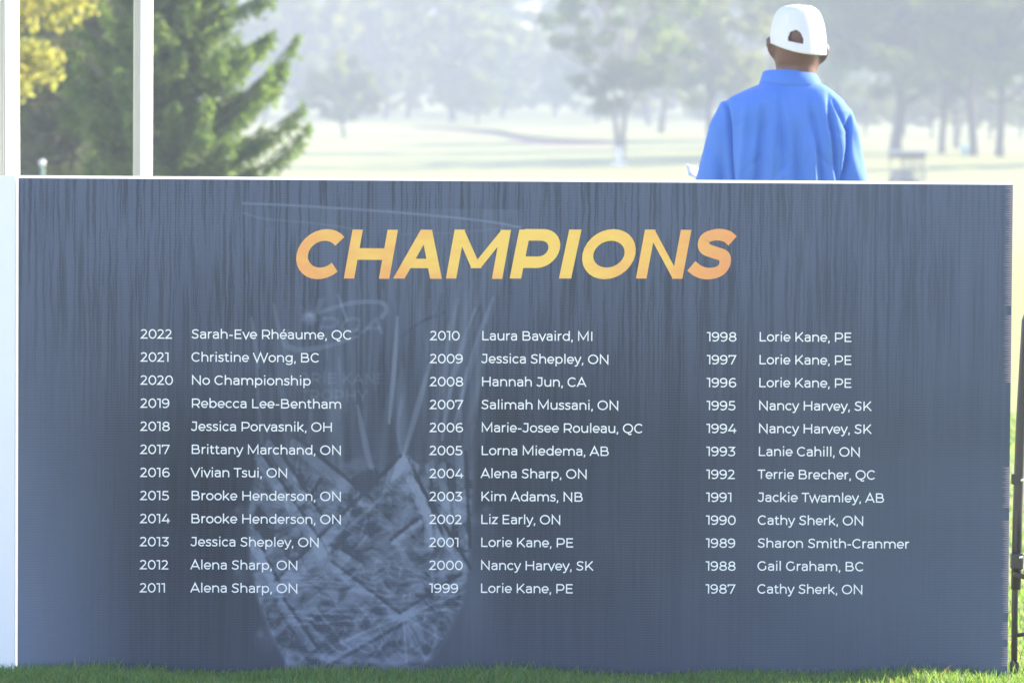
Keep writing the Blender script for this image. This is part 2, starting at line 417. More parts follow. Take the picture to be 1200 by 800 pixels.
G = {
 ' ': (263, []), ',': (210, [L((112, 88), (112, 30), (78, -120))]), '-': (375, [L((52, 258), (322, 258))]),
 'A': (745, [L((45, 0), (372, 690), (700, 0)), L((160, 205), (585, 205))]),
 'B': (768, [L((133, 0), (133, 700)), bowl(133, 365, 658, 440), bowl(133, 42, 365, 490)]),
 'C': (733, [A(398, 350, 312, 316, 42, 318)]),
 'E': (678, [L((133, 0), (133, 700)), L((133, 42), (605, 42)), L((133, 360), (550, 360)), L((133, 658), (590, 658))]),
 'G': (790, [A(398, 350, 312, 316, 44, 318), L((655, 100), (655, 355))]),
 'H': (826, [L((133, 0), (133, 700)), L((693, 0), (693, 700)), L((133, 358), (693, 358))]),
 'I': (307, [L((153, 0), (153, 700))]),
 'J': (562, [(([(110, 658), (428, 658)] + cr([(428, 230), (400, 110), (270, 40), (130, 70), (48, 150)])), False)]),
 'K': (736, [L((133, 0), (133, 700)), L((640, 700), (133, 190)), L((305, 375), (680, 0))]),
 'L': (612, [L((133, 0), (133, 700)), L((133, 42), (575, 42))]),
 'M': (972, [L((133, 0), (133, 690), (486, 120), (840, 690), (840, 0))]),
 'N': (826, [L((133, 0), (133, 680), (693, 20), (693, 700))]),
 'O': (860, [E(430, 350, 345, 316)]),
 'P': (732, [L((133, 0), (133, 700)), bowl(133, 245, 658, 440)]),
 'Q': (860, [E(430, 350, 345, 316), S((440, 30), (480, -65), (580, -110), (700, -60))]),
 'R': (742, [L((133, 0), (133, 700)), bowl(133, 245, 658, 440), L((440, 245), (640, 0))]),
 'S': (635, [S((558, 590), (450, 645), (325, 662), (170, 610), (133, 515), (180, 415), (320, 358), (470, 300), (520, 190), (470, 85), (320, 38), (170, 68), (62, 140))]),
 'T': (593, [L((10, 658), (583, 658)), L((296, 658), (296, 0))]),
 'V': (735, [L((30, 700), (367, 12), (705, 700))]),
 'W': (1150, [L((30, 700), (312, 12), (575, 685), (838, 12), (1120, 700))]),
 'Y': (700, [L((20, 700), (350, 260), (680, 700)), L((350, 270), (350, 0))]),
 'a': (570, [L((455, 0), (455, 330)), S((455, 320), (425, 445), (280, 490), (160, 470), (80, 420)), S((455, 302), (240, 302), (118, 260), (95, 165), (135, 68), (250, 38), (380, 70), (455, 165))]),
 'b': (651, [L((112, 0), (112, 742)), E(340, 265, 225, 227)]),
 'c': (545, [A(300, 265, 225, 227, 42, 318)]),
 'd': (651, [L((538, 0), (538, 742)), E(310, 265, 225, 227)]),
 'e': (585, [([(72, 252), (512, 252)] + arc(292, 265, 222, 227, 4, 320, 24), False)]),
 'g': (658, [E(305, 275, 225, 217), (([(542, 530)] + cr([(542, 40), (500, -100), (330, -162), (190, -140), (95, -90)])), False)]),
 'h': (648, [L((112, 0), (112, 742)), arch(112, 537, 492)]),
 'i': (263, [L((131, 0), (131, 530)), L((131, 645), (131, 745))]),
 'k': (587, [L((112, 0), (112, 742)), L((500, 530), (112, 165)), L((245, 290), (530, 0))]),
 'l': (263, [L((131, 0), (131, 742))]),
 'm': (1011, [L((112, 0), (112, 530)), arch(112, 506, 492), arch(506, 900, 492)]),
 'n': (648, [L((112, 0), (112, 530)), arch(112, 537, 492)]),
 'o': (609, [E(305, 265, 232, 227)]),
 'p': (651, [L((112, -194), (112, 530)), E(340, 265, 225, 227)]),
 'r': (390, [L((112, 0), (112, 530)), S((112, 280), (150, 410), (230, 475), (355, 492))]),
 's': (477, [S((415, 440), (330, 480), (230, 492), (110, 455), (95, 380), (150, 310), (245, 275), (355, 240), (390, 155), (340, 65), (220, 38), (110, 60), (35, 105))]),
 't': (394, [(([(145, 645)] + cr([(145, 160), (165, 80), (230, 42), (300, 48), (355, 80)])), False), L((25, 488), (330, 488))]),
 'u': (645, [(([(106, 530)] + cr([(106, 240), (150, 95), (290, 38), (450, 80), (533, 210)])), False), L((533, 0), (533, 530))]),
 'v': (526, [L((25, 530), (263, 12), (500, 530))]),
 'w': (837, [L((25, 530), (222, 12), (418, 515), (615, 12), (812, 530))]),
 'y': (526, [L((25, 530), (270, 5)), (([(500, 530), (262, 0)] + cr([(225, -80), (165, -150), (95, -158), (40, -135)])), False)]),
 'z': (500, [L((50, 488), (430, 488), (60, 42), (455, 42))]),
 '0': (670, [E(335, 350, 250, 316)]),
 '1': (375, [L((20, 658), (245, 658), (245, 0))]),
 '2': (583, [(cr([(65, 570), (140, 635), (270, 662), (400, 620), (448, 510), (415, 400), (320, 290)]) + [(80, 42), (545, 42)], False)]),
 '3': (582, [(([(65, 658), (495, 658), (262, 395)] + cr([(300, 395), (450, 355), (520, 210), (440, 75), (270, 38), (130, 65), (38, 125)])), False)]),
 '4': (677, [L((400, 700), (75, 190), (640, 190)), L((495, 0), (495, 370))]),
 '5': (584, [(([(510, 658), (150, 658), (122, 390)] + cr([(270, 395), (440, 365), (525, 215), (440, 75), (265, 38), (120, 70), (45, 125)])), False)]),
 '6': (629, [E(345, 215, 228, 177), S((545, 625), (430, 660), (310, 655), (170, 570), (105, 400), (112, 240), (130, 170))]),
 '7': (606, [L((60, 520), (60, 658), (560, 658), (240, 0))]),
 '8': (656, [E(328, 515, 205, 147), E(328, 200, 240, 162)]),
 '9': (629, [E(284, 485, 228, 177), S((84, 75), (199, 40), (319, 45), (459, 130), (524, 300), (517, 460), (499, 530))]),
}
_e = G['e']; G['é'] = (585, _e[1] + [L((275, 610), (400, 740))])

def stroke(pts, w_, closed):
    """polyline -> strip of quads with mitred corners"""
    P = [np.array(p, float) for p in pts]; n = len(P); out = []
    for i in range(n):
        if closed: a, b, c = P[i-1], P[i], P[(i+1) % n]
        else: a, b, c = P[max(i-1, 0)], P[i], P[min(i+1, n-1)]
        d1 = b-a; d2 = c-b
        if not closed and i == 0: d1 = d2
        if not closed and i == n-1: d2 = d1
        d1 = d1/(np.hypot(*d1)+1e-9); d2 = d2/(np.hypot(*d2)+1e-9)
        n1 = np.array([-d1[1], d1[0]]); n2 = np.array([-d2[1], d2[0]]); m = n1+n2; lm = np.hypot(*m)
        if lm < 0.35: m = n1; k = 1.0
        else: m = m/lm; k = min(1/max(0.2, m.dot(n1)), 2.6)
        out.append((b + m*k*w_/2, b - m*k*w_/2))
    q = [(i, (i+1) % n) for i in range(n if closed else n-1)]
    return out, q

def text_width(s): return sum(G[c][0] for c in s) / 1000.0
FRONT = 12.0                        # the printed face lies in the plane y = FRONT
def text_mesh(name, s, origin, udir, em, wscale, mat, parent, weight=92, shear=0.0, xw=1.0, dy=0.0012):
    """origin = baseline start (X, Z) on the sign, udir = unit vector of the baseline in that plane"""
    u = np.array(udir); v = np.array([-u[1], u[0]]); mb = MB(); x = 0.0
    for ci, ch in enumerate(s):
        adv, strokes = G[ch]
        for k, (pts, closed) in enumerate(strokes):
            st, qs = stroke(pts, weight, closed); vs = []
            for a, b in st:
                for p in (a, b):
                    gx = (x + p[0]*xw/1000.0 + shear*p[1]/1000.0)*em*wscale; gy = p[1]/1000.0*em
                    q = np.array(origin) + u*gx + v*gy
                    vs.append((q[0], FRONT - dy - 0.00012*k, q[1]))
            mb.add(vs, [(i*2+1, j*2+1, j*2, i*2) for i, j in qs])
        x += adv/1000.0
    return mb.build(name, mat, parent)

# ------------------------------------------------------------------ the champions sign
def onsign(px, py, Y=FRONT):
    p = at(px, py, Y); return np.array([p.x, p.z])
TL, TR = onsign(22.5, 209.5), onsign(1187, 216); BL, BR = onsign(20, 777), onsign(1180.5, 786)
x0, x1 = (TL[0]+BL[0])/2, (TR[0]+BR[0])/2; z1 = (TL[1]+TR[1])/2; z0 = -0.012
print('sign x', x0, x1, 'z', z1, BL, BR)
sign = empty('champions_sign', ((x0+x1)/2, FRONT, 0), 'wide dark blue dew-streaked board with gold CHAMPIONS heading and names listed', 'sign')
off = -np.array(sign.location[:])
def sub(o): o.location = off; return o       # parts are modelled in world coordinates

# artwork drawn into a grid of vertices (photograph pixels are used only as a drawing unit on the board)
gxp = np.concatenate([np.arange(20, 270, 9.0), np.arange(270, 625, 1.35), np.arange(625, 1190, 9.0), [1190.0]])
gyp = np.concatenate([np.arange(208, 232, 5.0), np.arange(232, 784, 1.35), [790.0]])
AX, AY = np.meshgrid(gxp, gyp)
art = np.zeros_like(AX)
def seg_d(ax, ay, bx, by):
    dx, dy = bx-ax, by-ay; t = np.clip(((AX-ax)*dx + (AY-ay)*dy) / (dx*dx+dy*dy+1e-9), 0, 1)
    return np.hypot(AX-(ax+t*dx), AY-(ay+t*dy)), t
def draw(pts, wd, val, soft=1.2, taper=False, smooth=True):
    global art
    pts = cr(pts, 5) if smooth and len(pts) > 2 else pts; n = len(pts)-1
    layer = np.zeros_like(art)
    for i in range(n):
        d, t = seg_d(*pts[i], *pts[i+1]); ww = wd
        if taper: s_ = (i+t)/n; ww = wd*np.sin(np.pi*np.clip(s_, 0.03, 0.97))**0.7
        layer = np.maximum(layer, np.clip((ww/2 + soft - d)/soft, 0, 1))
    art = art + val*layer
def blob(cx, cy, rx, ry, val, soft=0.35, ang=0.0):
    global art
    c, s_ = math.cos(ang), math.sin(ang); u = ((AX-cx)*c + (AY-cy)*s_)/rx; v = (-(AX-cx)*s_ + (AY-cy)*c)/ry
    art = art + val*np.clip((1-np.hypot(u, v))/soft, 0, 1)
def poly(pts, val, soft=1.3):
    """convex polygon, soft edges"""
    global art
    d = np.full_like(AX, 1e9); n = len(pts)
    ar = sum(pts[i][0]*pts[(i+1) % n][1]-pts[(i+1) % n][0]*pts[i][1] for i in range(n)); sg = 1 if ar > 0 else -1
    for i in range(n):
        a, b = pts[i], pts[(i+1) % n]; ex, ey = b[0]-a[0], b[1]-a[1]; l = math.hypot(ex, ey)
        d = np.minimum(d, sg*(ex*(AY-a[1]) - ey*(AX-a[0]))/l)
    art = art + val*np.clip(d/soft+0.5, 0, 1)
# silhouette of the glass
lefty = [(284, 246), (290, 320), (299, 400), (306, 480), (303, 540), (291, 600), (293, 660), (303, 705), (316, 740), (334, 774)]
righty = [(608, 266), (597, 300), (580, 352), (566, 430), (556, 500), (556, 560), (554, 610), (550, 660), (540, 710), (524, 748), (504, 775)]
lx = np.interp(AY, [p[1] for p in lefty], [p[0] for p in lefty]); rx_ = np.interp(AY, [p[1] for p in righty], [p[0] for p in righty])
inside = np.clip((AX-lx)/3, 0, 1)*np.clip((rx_-AX)/3, 0, 1)*(AY > 245)
low = np.clip((AY-525)/60, 0, 1)
art += inside*(0.03 + 0.12*low + 0.06*np.clip((AX-430)/120, 0, 1)*(1-low))
def value_noise(X, Y, seed):
    rg = np.random.default_rng(seed); tab = rg.random((97, 97)); X = X % 96; Y = Y % 96
    xi = X.astype(int); yi = Y.astype(int); fx = X-xi; fy = Y-yi; fx = fx*fx*(3-2*fx); fy = fy*fy*(3-2*fy)
    return (tab[yi, xi]*(1-fx)+tab[yi, xi+1]*fx)*(1-fy) + (tab[yi+1, xi]*(1-fx)+tab[yi+1, xi+1]*fx)*fy
wx = AX + 14*value_noise(AX/23, AY/17, 1); wy = AY + 12*value_noise(AX/19, AY/21, 2)
n_a = value_noise(wx/11+wy/26, wy/6-wx/22, 3); n_b = value_noise(wx/5, wy/4, 4); n_c = value_noise(wx/30, wy/24, 5)
art += inside*low*(0.26*(n_a-0.5) + 0.12*(n_b-0.5) + 0.30*(n_c-0.5))
fr = np.random.default_rng(21)
for ang_, el, amp in ((0.82, 4.5, .21), (-0.72, 4.0, .19), (0.1, 2.8, .07)):
    ca, sa = math.cos(ang_), math.sin(ang_); U = (wx*ca+wy*sa)/el; Vv = -wx*sa+wy*ca
    sd_ = np.stack([fr.uniform(270, 600, 190), fr.uniform(535, 780, 190)], 1); su = (sd_[:, 0]*ca+sd_[:, 1]*sa)/el; sv = -sd_[:, 0]*sa+sd_[:, 1]*ca; val = fr.random(190)**1.6
    d1 = np.full_like(AX, 1e9); d2 = d1.copy(); vv_ = np.zeros_like(AX)
    for a_, b_, c_ in zip(su, sv, val):
        dd = np.hypot(U-a_, Vv-b_); nw = dd < d1; d2 = np.where(nw, d1, np.minimum(d2, dd)); vv_ = np.where(nw, c_, vv_); d1 = np.where(nw, dd, d1)
    ed = np.clip((d2-d1)/1.2, 0, 1)
    art += inside*low*((vv_-.42)*amp*ed + .07*(1-ed))
ripple = np.abs(np.sin(wy*0.42 + 3*value_noise(wx/40, wy/30, 6)))
art += inside*np.exp(-((AY-690)/32)**2)*(0.14*ripple**4)
art += inside*(1-low)*0.13*(value_noise(AX/7, AY/90, 7)-0.5)
# edges and rim
draw(lefty[4:], 2, 0.08, 3.0); draw(righty[4:], 2.5, 0.07, 4); draw(righty[1:5], 1.5, 0.04, 2)
draw([(283, 240), (340, 242), (430, 247), (520, 254), (575, 260), (608, 266)], 1.2, 0.30, 1.5)
draw([(283, 251), (310, 258), (360, 262), (420, 270)], 0.8, 0.13, 1.5)
draw([(470, 275), (540, 272), (612, 264)], 0.8, 0.08, 1.5)
# tall highlights in the upper glass
for p, wd, v in (([(294, 374), (298, 400), (303, 432)], 4, .22), ([(320, 358), (327, 390), (335, 418)], 2.5, .18), ([(395, 346), (400, 360), (406, 376)], 2.2, .30),
                 ([(465, 372), (463, 410), (459, 460), (456, 496)], 4.6, .42), ([(506, 418), (494, 460), (483, 500), (472, 538)], 6, .30), ([(577, 348), (562, 392), (548, 440), (532, 500)], 6.5, .28),
                 ([(556, 362), (543, 400), (530, 445), (518, 515)], 5, .26), ([(526, 378), (522, 430), (520, 500)], 3.5, .15), ([(546, 430), (541, 470), (538, 515)], 3, .18),
                 ([(536, 350), (531, 372), (528, 400)], 3, .13), ([(419, 476), (426, 510), (433, 540), (440, 556)], 6, .27), ([(300, 420), (303, 470), (306, 520)], 3, .16),
                 ([(352, 500), (350, 540), (345, 580)], 3, .12), ([(366, 470), (360, 520), (352, 560)], 5, .10), ([(470, 470), (466, 505), (474, 542)], 3.0, .14),
                 ([(316, 440), (318, 480), (312, 530)], 4, .12), ([(500, 300), (494, 360), (500, 410)], 8, .08), ([(458, 290), (455, 330), (462, 360)], 5, .06), ([(510, 360), (506, 400), (500, 430)], 14, .07)):
    draw(p, wd*.8, v*.72, 2.0, True)
for p, wd, v in (([(517, 345), (513, 370), (515, 404)], 3, -.14), ([(568, 380), (552, 430), (541, 480)], 2, -.12), ([(560, 360), (545, 395)], 2, -.10), ([(330, 290), (326, 330), (330, 370)], 6, -.06), ([(470, 396), (492, 378), (520, 366)], 1.5, -.10)):
    draw(p, wd, v, 2, True)
fv_ = random.Random(5)
for k in range(46):
    x_ = fv_.uniform(296, 575); y_ = fv_.uniform(300, 470); ln_ = fv_.uniform(40, 150); lean_ = (x_-440)/150*-.22 + fv_.gauss(0, .04)
    draw([(x_, y_), (x_+lean_*ln_*.5, y_+ln_*.5), (x_+lean_*ln_, y_+ln_)], fv_.uniform(1, 9), fv_.choice((.05, .04, .06, -.04)), 3, True)
# the engraved emblem: maple leaf, oval swoosh, initials, trophy name
for a in (90, 128, 52, 160, 20, 200, -20):
    r_ = 19 if a in (90, 52, 128) else 13
    ex, ey = 362 + r_*math.cos(R(a)), 373 - r_*math.sin(R(a)); nx2, ny2 = -math.sin(R(a))*5, -math.cos(R(a))*5
    poly([(362+nx2, 373+ny2), (ex, ey), (362-nx2, 373-ny2)], 0.075)
blob(362, 374, 11, 10, 0.13); poly([(369, 370), (371, 352), (381, 349), (376, 362)], 0.16)
draw([(338, 388), (333, 398), (337, 407), (353, 411), (385, 406), (418, 395)], 5.5, .17, 1.6, True)
draw([(374, 367), (392, 361), (410, 356), (432, 354), (448, 356), (452, 364), (447, 372)], 3.6, .19, 1.6)
def art_text(s_, x, y, em, val, wd, shear=0.0, sx=1.0, gap=0.0):
    for ch in s_:
        adv, st = G[ch]
        for pts, closed in st:
            pp = [(x + (p[0]*sx + shear*p[1])*em/1000, y - p[1]*em/1000) for p in pts]
            if closed: pp.append(pp[0])
            draw(pp, wd, val, 1.2, smooth=False)
        x += adv*em/1000*sx + gap
art_text('PGA', 370, 390, 24, .13, 3.0, 0.3, 1.35, 2.0)
art_text('LORIE KANE', 338, 450, 17, .10, 1.2, 0, 0.95, 1.1)
art_text('TROPHY', 352, 470, 17, .10, 1.2, 0, 0.95, 1.3)
# cut crystal: crossing wedges, fans and dark facets
def band(a, b, wd, v, edge=0.14):
    draw([a, b], wd, v*1.35, 2.0, smooth=False)
    dx, dy = b[0]-a[0], b[1]-a[1]; l = math.hypot(dx, dy); ox, oy = -dy/l*(wd/2+2.5), dx/l*(wd/2+2.5)
    draw([(a[0]+ox, a[1]+oy), (b[0]+ox, b[1]+oy)], 1.2, edge, 1.5, smooth=False)
    draw([(a[0]-ox, a[1]-oy), (b[0]-ox, b[1]-oy)], 2.5, -edge*1.6, 2, smooth=False)
band((330, 688), (476, 541), 13, .17); band((303, 536), (380, 650), 7, .15); band((316, 520), (372, 604), 5, .13)
band((345, 520), (432, 590), 8, .12); band((372, 560), (352, 592), 4, .10); band((474, 541), (515, 632), 8, .19)
band((482, 560), (548, 668), 5, .13); band((387, 663), (466, 722), 6, .17); band((400, 648), (422, 662), 4, .20)
band((462, 636), (492, 612), 4, .22); band((500, 560), (505, 640), 5, .12); band((520, 545), (528, 640), 6, .14); band((540, 530), (546, 640), 6, .13)
band((330, 706), (368, 760), 5, .14); band((474, 722), (382, 775), 9, .10); band((474, 722), (545, 676), 6, .15); band((300, 640), (330, 700), 6, .15)
for a, b in (((474, 722), (330, 718)), ((474, 722), (345, 733)), ((474, 722), (402, 752)), ((474, 722), (440, 768)), ((474, 722), (478, 776)), ((474, 722), (500, 772)), ((474, 722), (518, 748)), ((474, 722), (540, 712)), ((474, 722), (552, 690))):
    draw([a, b], 1.3, .17, 1.6, smooth=False)
poly([(350, 718), (455, 712), (456, 722), (352, 724)], -.16); poly([(350, 700), (450, 704), (448, 712), (355, 712)], -.06)
poly([(415, 590), (455, 552), (448, 580), (405, 620)], -.20); poly([(384, 640), (404, 620), (412, 626), (390, 650)], -.30)
poly([(412, 560), (440, 548), (446, 560), (418, 580)], -.18); poly([(480, 552), (492, 560), (480, 580)], -.12)
poly([(480, 600), (500, 618), (486, 640), (470, 622)], -.14); poly([(300, 590), (318, 612), (312, 650), (298, 640)], -.14)
poly([(330, 640), (360, 628), (378, 662), (348, 680)], -.10); poly([(490, 654), (520, 640), (528, 662), (502, 676)], -.08)
for p, v in (([(466, 536), (478, 538), (470, 556), (458, 566)], .26), ([(480, 537), (492, 545), (490, 556), (482, 548)], .24), ([(468, 568), (492, 568), (478, 580)], .20), ([(498, 545), (508, 538), (512, 560), (504, 570)], .16),
             ([(484, 580), (498, 590), (500, 606), (490, 600)], .16), ([(372, 586), (396, 570), (404, 578), (384, 592)], .16), ([(380, 628), (388, 640), (398, 634), (386, 648)], .22), ([(365, 741), (392, 739), (378, 752)], .18), ([(420, 710), (446, 722), (438, 732)], .20)):
    poly(p, v)
for cx, cy in ((401, 759), (430, 759)):
    blob(cx, cy, 13, 7, .16, .3, .2); blob(cx, cy, 9, 4.5, -.22, .3, .2)
draw([(478, 735), (486, 756), (499, 770), (510, 758), (512, 738), (500, 726)], 3, .18, 2); draw([(340, 766), (400, 772), (470, 774), (505, 770)], 4, .12, 3)
rnd = random.Random(8)
for k in range(120):
    y = rnd.uniform(545, 772); f = rnd.random(); a_, b_ = np.interp(y, [p[1] for p in lefty], [p[0] for p in lefty]), np.interp(y, [p[1] for p in righty], [p[0] for p in righty])
    x = a_+4+(b_-a_-8)*f; ang = rnd.choice((0.8, -0.75, 1.2, 0.15, -1.25)) + rnd.gauss(0, .18); ln = rnd.uniform(5, 26)*(0.6 if y > 740 else 1)
    draw([(x, y), (x+math.cos(ang)*ln, y+math.sin(ang)*ln*0.9)], rnd.uniform(.6, 3.0), rnd.choice((.14, .11, .17, -.10, -.08)), 1.5, True, False)
out_mask = np.clip((AX-(lx-4))/4, 0, 1)*np.clip((rx_+6-AX)/6, 0, 1)
art = np.where(AY > 540, art*out_mask, art)
# beads and soft glow beside the cup
for cx, cy, r_, v in ((282, 604, 11, .16), (283, 676, 12, .17), (311, 750, 15, .20), (565, 618, 22, .11), (572, 600, 9, .10), (586, 640, 10, .05)):
    blob(cx, cy, r_, r_*1.25, v*0.7, .8); blob(cx-r_*.1, cy+r_*.15, r_*.72, r_*.95, -v*0.35, .8); blob(cx-r_*.35, cy-r_*.4, r_*.4, r_*.4, v*.6, .9)
art += 0.10*np.exp(-(((AX-555)/26)**2+((AY-700)/60)**2))*(1-inside)
art = np.clip(art*1.7, 0, 1.0)
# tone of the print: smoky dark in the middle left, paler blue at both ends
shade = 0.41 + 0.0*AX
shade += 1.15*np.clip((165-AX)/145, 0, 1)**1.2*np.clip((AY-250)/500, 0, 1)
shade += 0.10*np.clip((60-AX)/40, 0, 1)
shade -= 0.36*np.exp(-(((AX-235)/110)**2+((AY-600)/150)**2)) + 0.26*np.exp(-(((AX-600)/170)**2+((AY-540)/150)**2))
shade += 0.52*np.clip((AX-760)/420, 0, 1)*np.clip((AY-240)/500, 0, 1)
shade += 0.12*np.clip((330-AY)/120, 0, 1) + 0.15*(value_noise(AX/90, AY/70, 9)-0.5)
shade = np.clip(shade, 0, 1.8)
SX = x0 + (AX-20)/(1190-20)*(x1-x0); 
SZ = np.empty_like(SX)
for j in range(len(gyp)):
    fz = onsign(605, gyp[j] + 0.5)[1]; SZ[j, :] = fz
SZ[0, :] = z1; SZ[-1, :] = z0
xc = np.array([onsign(px, 500)[0] for px in gxp]); xc[0] = x0; xc[-1] = x1; SX[:] = xc[None, :]
nyv, nxv = AX.shape
fv = np.stack([SX, np.full_like(SX, FRONT), SZ], -1).reshape(-1, 3)
ii = (np.arange(nyv-1)[:, None]*nxv + np.arange(nxv-1)[None, :]).ravel()
fq = np.stack([ii, ii+nxv, ii+nxv+1, ii+1], -1)
sub(np_mesh('printed_face', fv, fq, M['print'], sign, attrs={'art': art, 'shade': shade}))
# core sheets behind the printed face, with a pale margin showing at the top and left
mb = MB(); mb.box(x0-0.0085, x1-0.001, FRONT+0.0015, FRONT+0.0055, z0, z1+0.0070); sub(mb.build('backing_sheet', M['backing'], sign))
# open flute ends, pink sunlight in their colour; gaps where tape behind shades them
mb = MB(); zt = z1-0.004; tape = [(357, 369), (449, 547), (594, 609), (717, 727), (748, 757), (779, 795)]
tz = [(onsign(1180, b)[1], onsign(1180, a)[1]) for a, b in tape]
rr = random.Random(2)
while zt > 0.03:
    if not any(a < zt < b for a, b in tz):
        ln = 0.017 + rr.uniform(-.004, .004)
        mb.add([(x1-ln, FRONT-0.0006, zt-0.0009), (x1+0.0005, FRONT-0.0006, zt-0.0026), (x1+0.0005, FRONT-0.0006, zt+0.0006), (x1-ln*0.5, FRONT-0.0006, zt-0.0002)], [(0, 1, 2, 3)])
    zt -= 0.0044
tag(sub(mb.build('lit_flute_ends', M['teeth'], sign)), kind='stuff')
# two wooden-free ground stakes that hold the sheet from behind
for sx in (x0+0.25, x0+1.22, x1-0.25):
    mb = MB(); mb.tube([(sx, FRONT+0.02, -0.1), (sx, FRONT+0.02, 1.10)], 0.006, 8); mb.tube([(sx-.03, FRONT+0.02, .35), (sx+.03, FRONT+0.02, .35)], 0.004, 6)
    sub(mb.build('stake', M['steel'], sign))

# heading letters placed by their measured extents
HZ = 0.0
heads = [('C', 37, 160), ('H', 159, 297), ('A', 285, 410), ('M', 420, 586), ('P', 583, 712), ('I', 709, 766), ('O', 768, 905), ('N', 906, 1047), ('S', 1037, 1163)]
BOLD = {'C': [A(400, 350, 290, 275, 42, 318)], 'H': [L((133, 0), (133, 700)), L((693, 0), (693, 700)), L((133, 352), (693, 352))],
        'P': [L((133, 0), (133, 700)), bowl(133, 235, 625, 400)], 'I': [L((153, 0), (153, 700))], 'O': [E(430, 350, 320, 275)],
        'S': [S((585, 540), (480, 608), (330, 628), (190, 585), (165, 500), (220, 420), (350, 375), (500, 320), (535, 200), (470, 105), (320, 72), (170, 105), (50, 180))]}
for ch, a, b in heads:
    pa, pb = 330+a/2.182, 330+b/2.182; yb = 326.3; mb = MB()
    o = onsign(pa, yb); e = onsign(pb, yb + 0.0*(pb-pa)); Hc = 57.5/477.0; em = Hc/0.70; sh = 0.205
    polys = []
    if ch == 'A':
        outer = [[(0, 0), (180, 0), (470, 700), (295, 700)], [(295, 700), (470, 700), (765, 0), (580, 0)], [(140, 150), (625, 150), (575, 285), (195, 285)]]
        polys = [outer[0], outer[1], outer[2]]
    elif ch == 'M':
        polys = [[(0, 0), (165, 0), (165, 420), (165, 700), (0, 700)], [(730, 0), (895, 0), (895, 700), (730, 700), (730, 420)],
                 [(0, 700), (150, 700), (535, 150), (375, 150)], [(895, 700), (745, 700), (360, 150), (520, 150)]]
    elif ch == 'N':
        polys = [[(0, 0), (165, 0), (165, 700), (0, 700)], [(560, 0), (725, 0), (725, 700), (560, 700)], [(20, 700), (150, 700), (700, 0), (575, 0)]]
    else:
        for pts, closed in BOLD[ch]:
            st, qs = stroke([(p[0]*1.0, p[1]) for p in pts], 166, closed)
            for i, j in qs: polys.append([tuple(st[i][1]), tuple(st[j][1]), tuple(st[j][0]), tuple(st[i][0])])
    sheared = [[(p[0]*1.06+sh*p[1], p[1]) for p in q] for q in polys]
    if ch == 'I': sheared = [[(p[0]*1.06*1.0+sh*p[1], p[1]) for p in q] for q in polys]
    mn = min(p[0] for q in sheared for p in q); mx_ = max(p[0] for q in sheared for p in q); kx = (e[0]-o[0])/(mx_-mn)
    slope = 0.0
    many = len(sheared) > 6; nst = 0; cnt = 0
    for qi, q in enumerate(sheared):
        if many:
            lay = 0
            tot = 0
            for si, (pts, closed) in enumerate(BOLD[ch]):
                tot += len(pts) if closed else len(pts)-1
                if qi < tot: lay = si; break
        else: lay = qi
        mb.add([(o[0]+(p[0]-mn)*kx, FRONT-0.0012-0.00015*lay, o[1]+p[1]/1000*em) for p in q], [tuple(range(len(q)))])
    ob = sub(mb.build('heading_letter', M['gold'], sign)); ob['label'] = 'gold italic letter ' + ch

cols = [
 (165, 164, 225, 224, 391.0, 688.0, [('2022', 'Sarah-Eve Rhéaume, QC', 412), ('2021', 'Christine Wong, BC', 374), ('2020', 'No Championship', 364), ('2019', 'Rebecca Lee-Bentham', 400), ('2018', 'Jessica Porvasnik, OH', 389.5), ('2017', 'Brittany Marchand, ON', 400), ('2016', 'Vivian Tsui, ON', 337), ('2015', 'Brooke Henderson, ON', 400), ('2014', 'Brooke Henderson, ON', 400), ('2013', 'Jessica Shepley, ON', 374), ('2012', 'Alena Sharp, ON', 349), ('2011', 'Alena Sharp, ON', 349)]),
 (504, 503, 565, 563.5, 393.0, 688.5, [('2010', 'Laura Bavaird, MI', 695), ('2009', 'Jessica Shepley, ON', 713.5), ('2008', 'Hannah Jun, CA', 686.5), ('2007', 'Salimah Mussani, ON', 725), ('2006', 'Marie-Josee Rouleau, QC', 753), ('2005', 'Lorna Miedema, AB', 713.5), ('2004', 'Alena Sharp, ON', 688), ('2003', 'Kim Adams, NB', 683), ('2002', 'Liz Early, ON', 657), ('2001', 'Lorie Kane, PE', 672), ('2000', 'Nancy Harvey, SK', 695), ('1999', 'Lorie Kane, PE', 671.5)]),
 (828.5, 827, 890, 888, 394.3, 689.3, [('1998', 'Lorie Kane, PE', 998), ('1997', 'Lorie Kane, PE', 998), ('1996', 'Lorie Kane, PE', 998), ('1995', 'Nancy Harvey, SK', 1021), ('1994', 'Nancy Harvey, SK', 1021), ('1993', 'Lanie Cahill, ON', 1008), ('1992', 'Terrie Brecher, QC', 1025.5), ('1991', 'Jackie Twamley, AB', 1036), ('1990', 'Cathy Sherk, ON', 1012), ('1989', 'Sharon Smith-Cranmer', 1065), ('1988', 'Gail Graham, BC', 1012), ('1987', 'Cathy Sherk, ON', 1011)]),
]
EM = 15.6/477.0
for xa, xb, na, nb, ya, yb, rows in cols:
    for i, (yr, nm, endx) in enumerate(rows):
        f = i/11.0; cy = ya+(yb-ya)*f + 5.5
        o = onsign(xa+(xb-xa)*f - 0.5, cy)
        sub(text_mesh('year_text', yr, o, (1, 0), EM, 1.0, M['ink'], sign))
        o = onsign(na+(nb-na)*f - 1.2, cy); e = onsign(endx+0.8, cy + (endx-na)*0.0068)
        sub(text_mesh('name_text', nm, o, (1, 0), EM, (e[0]-o[0])/(text_width(nm)*EM), M['ink'], sign))

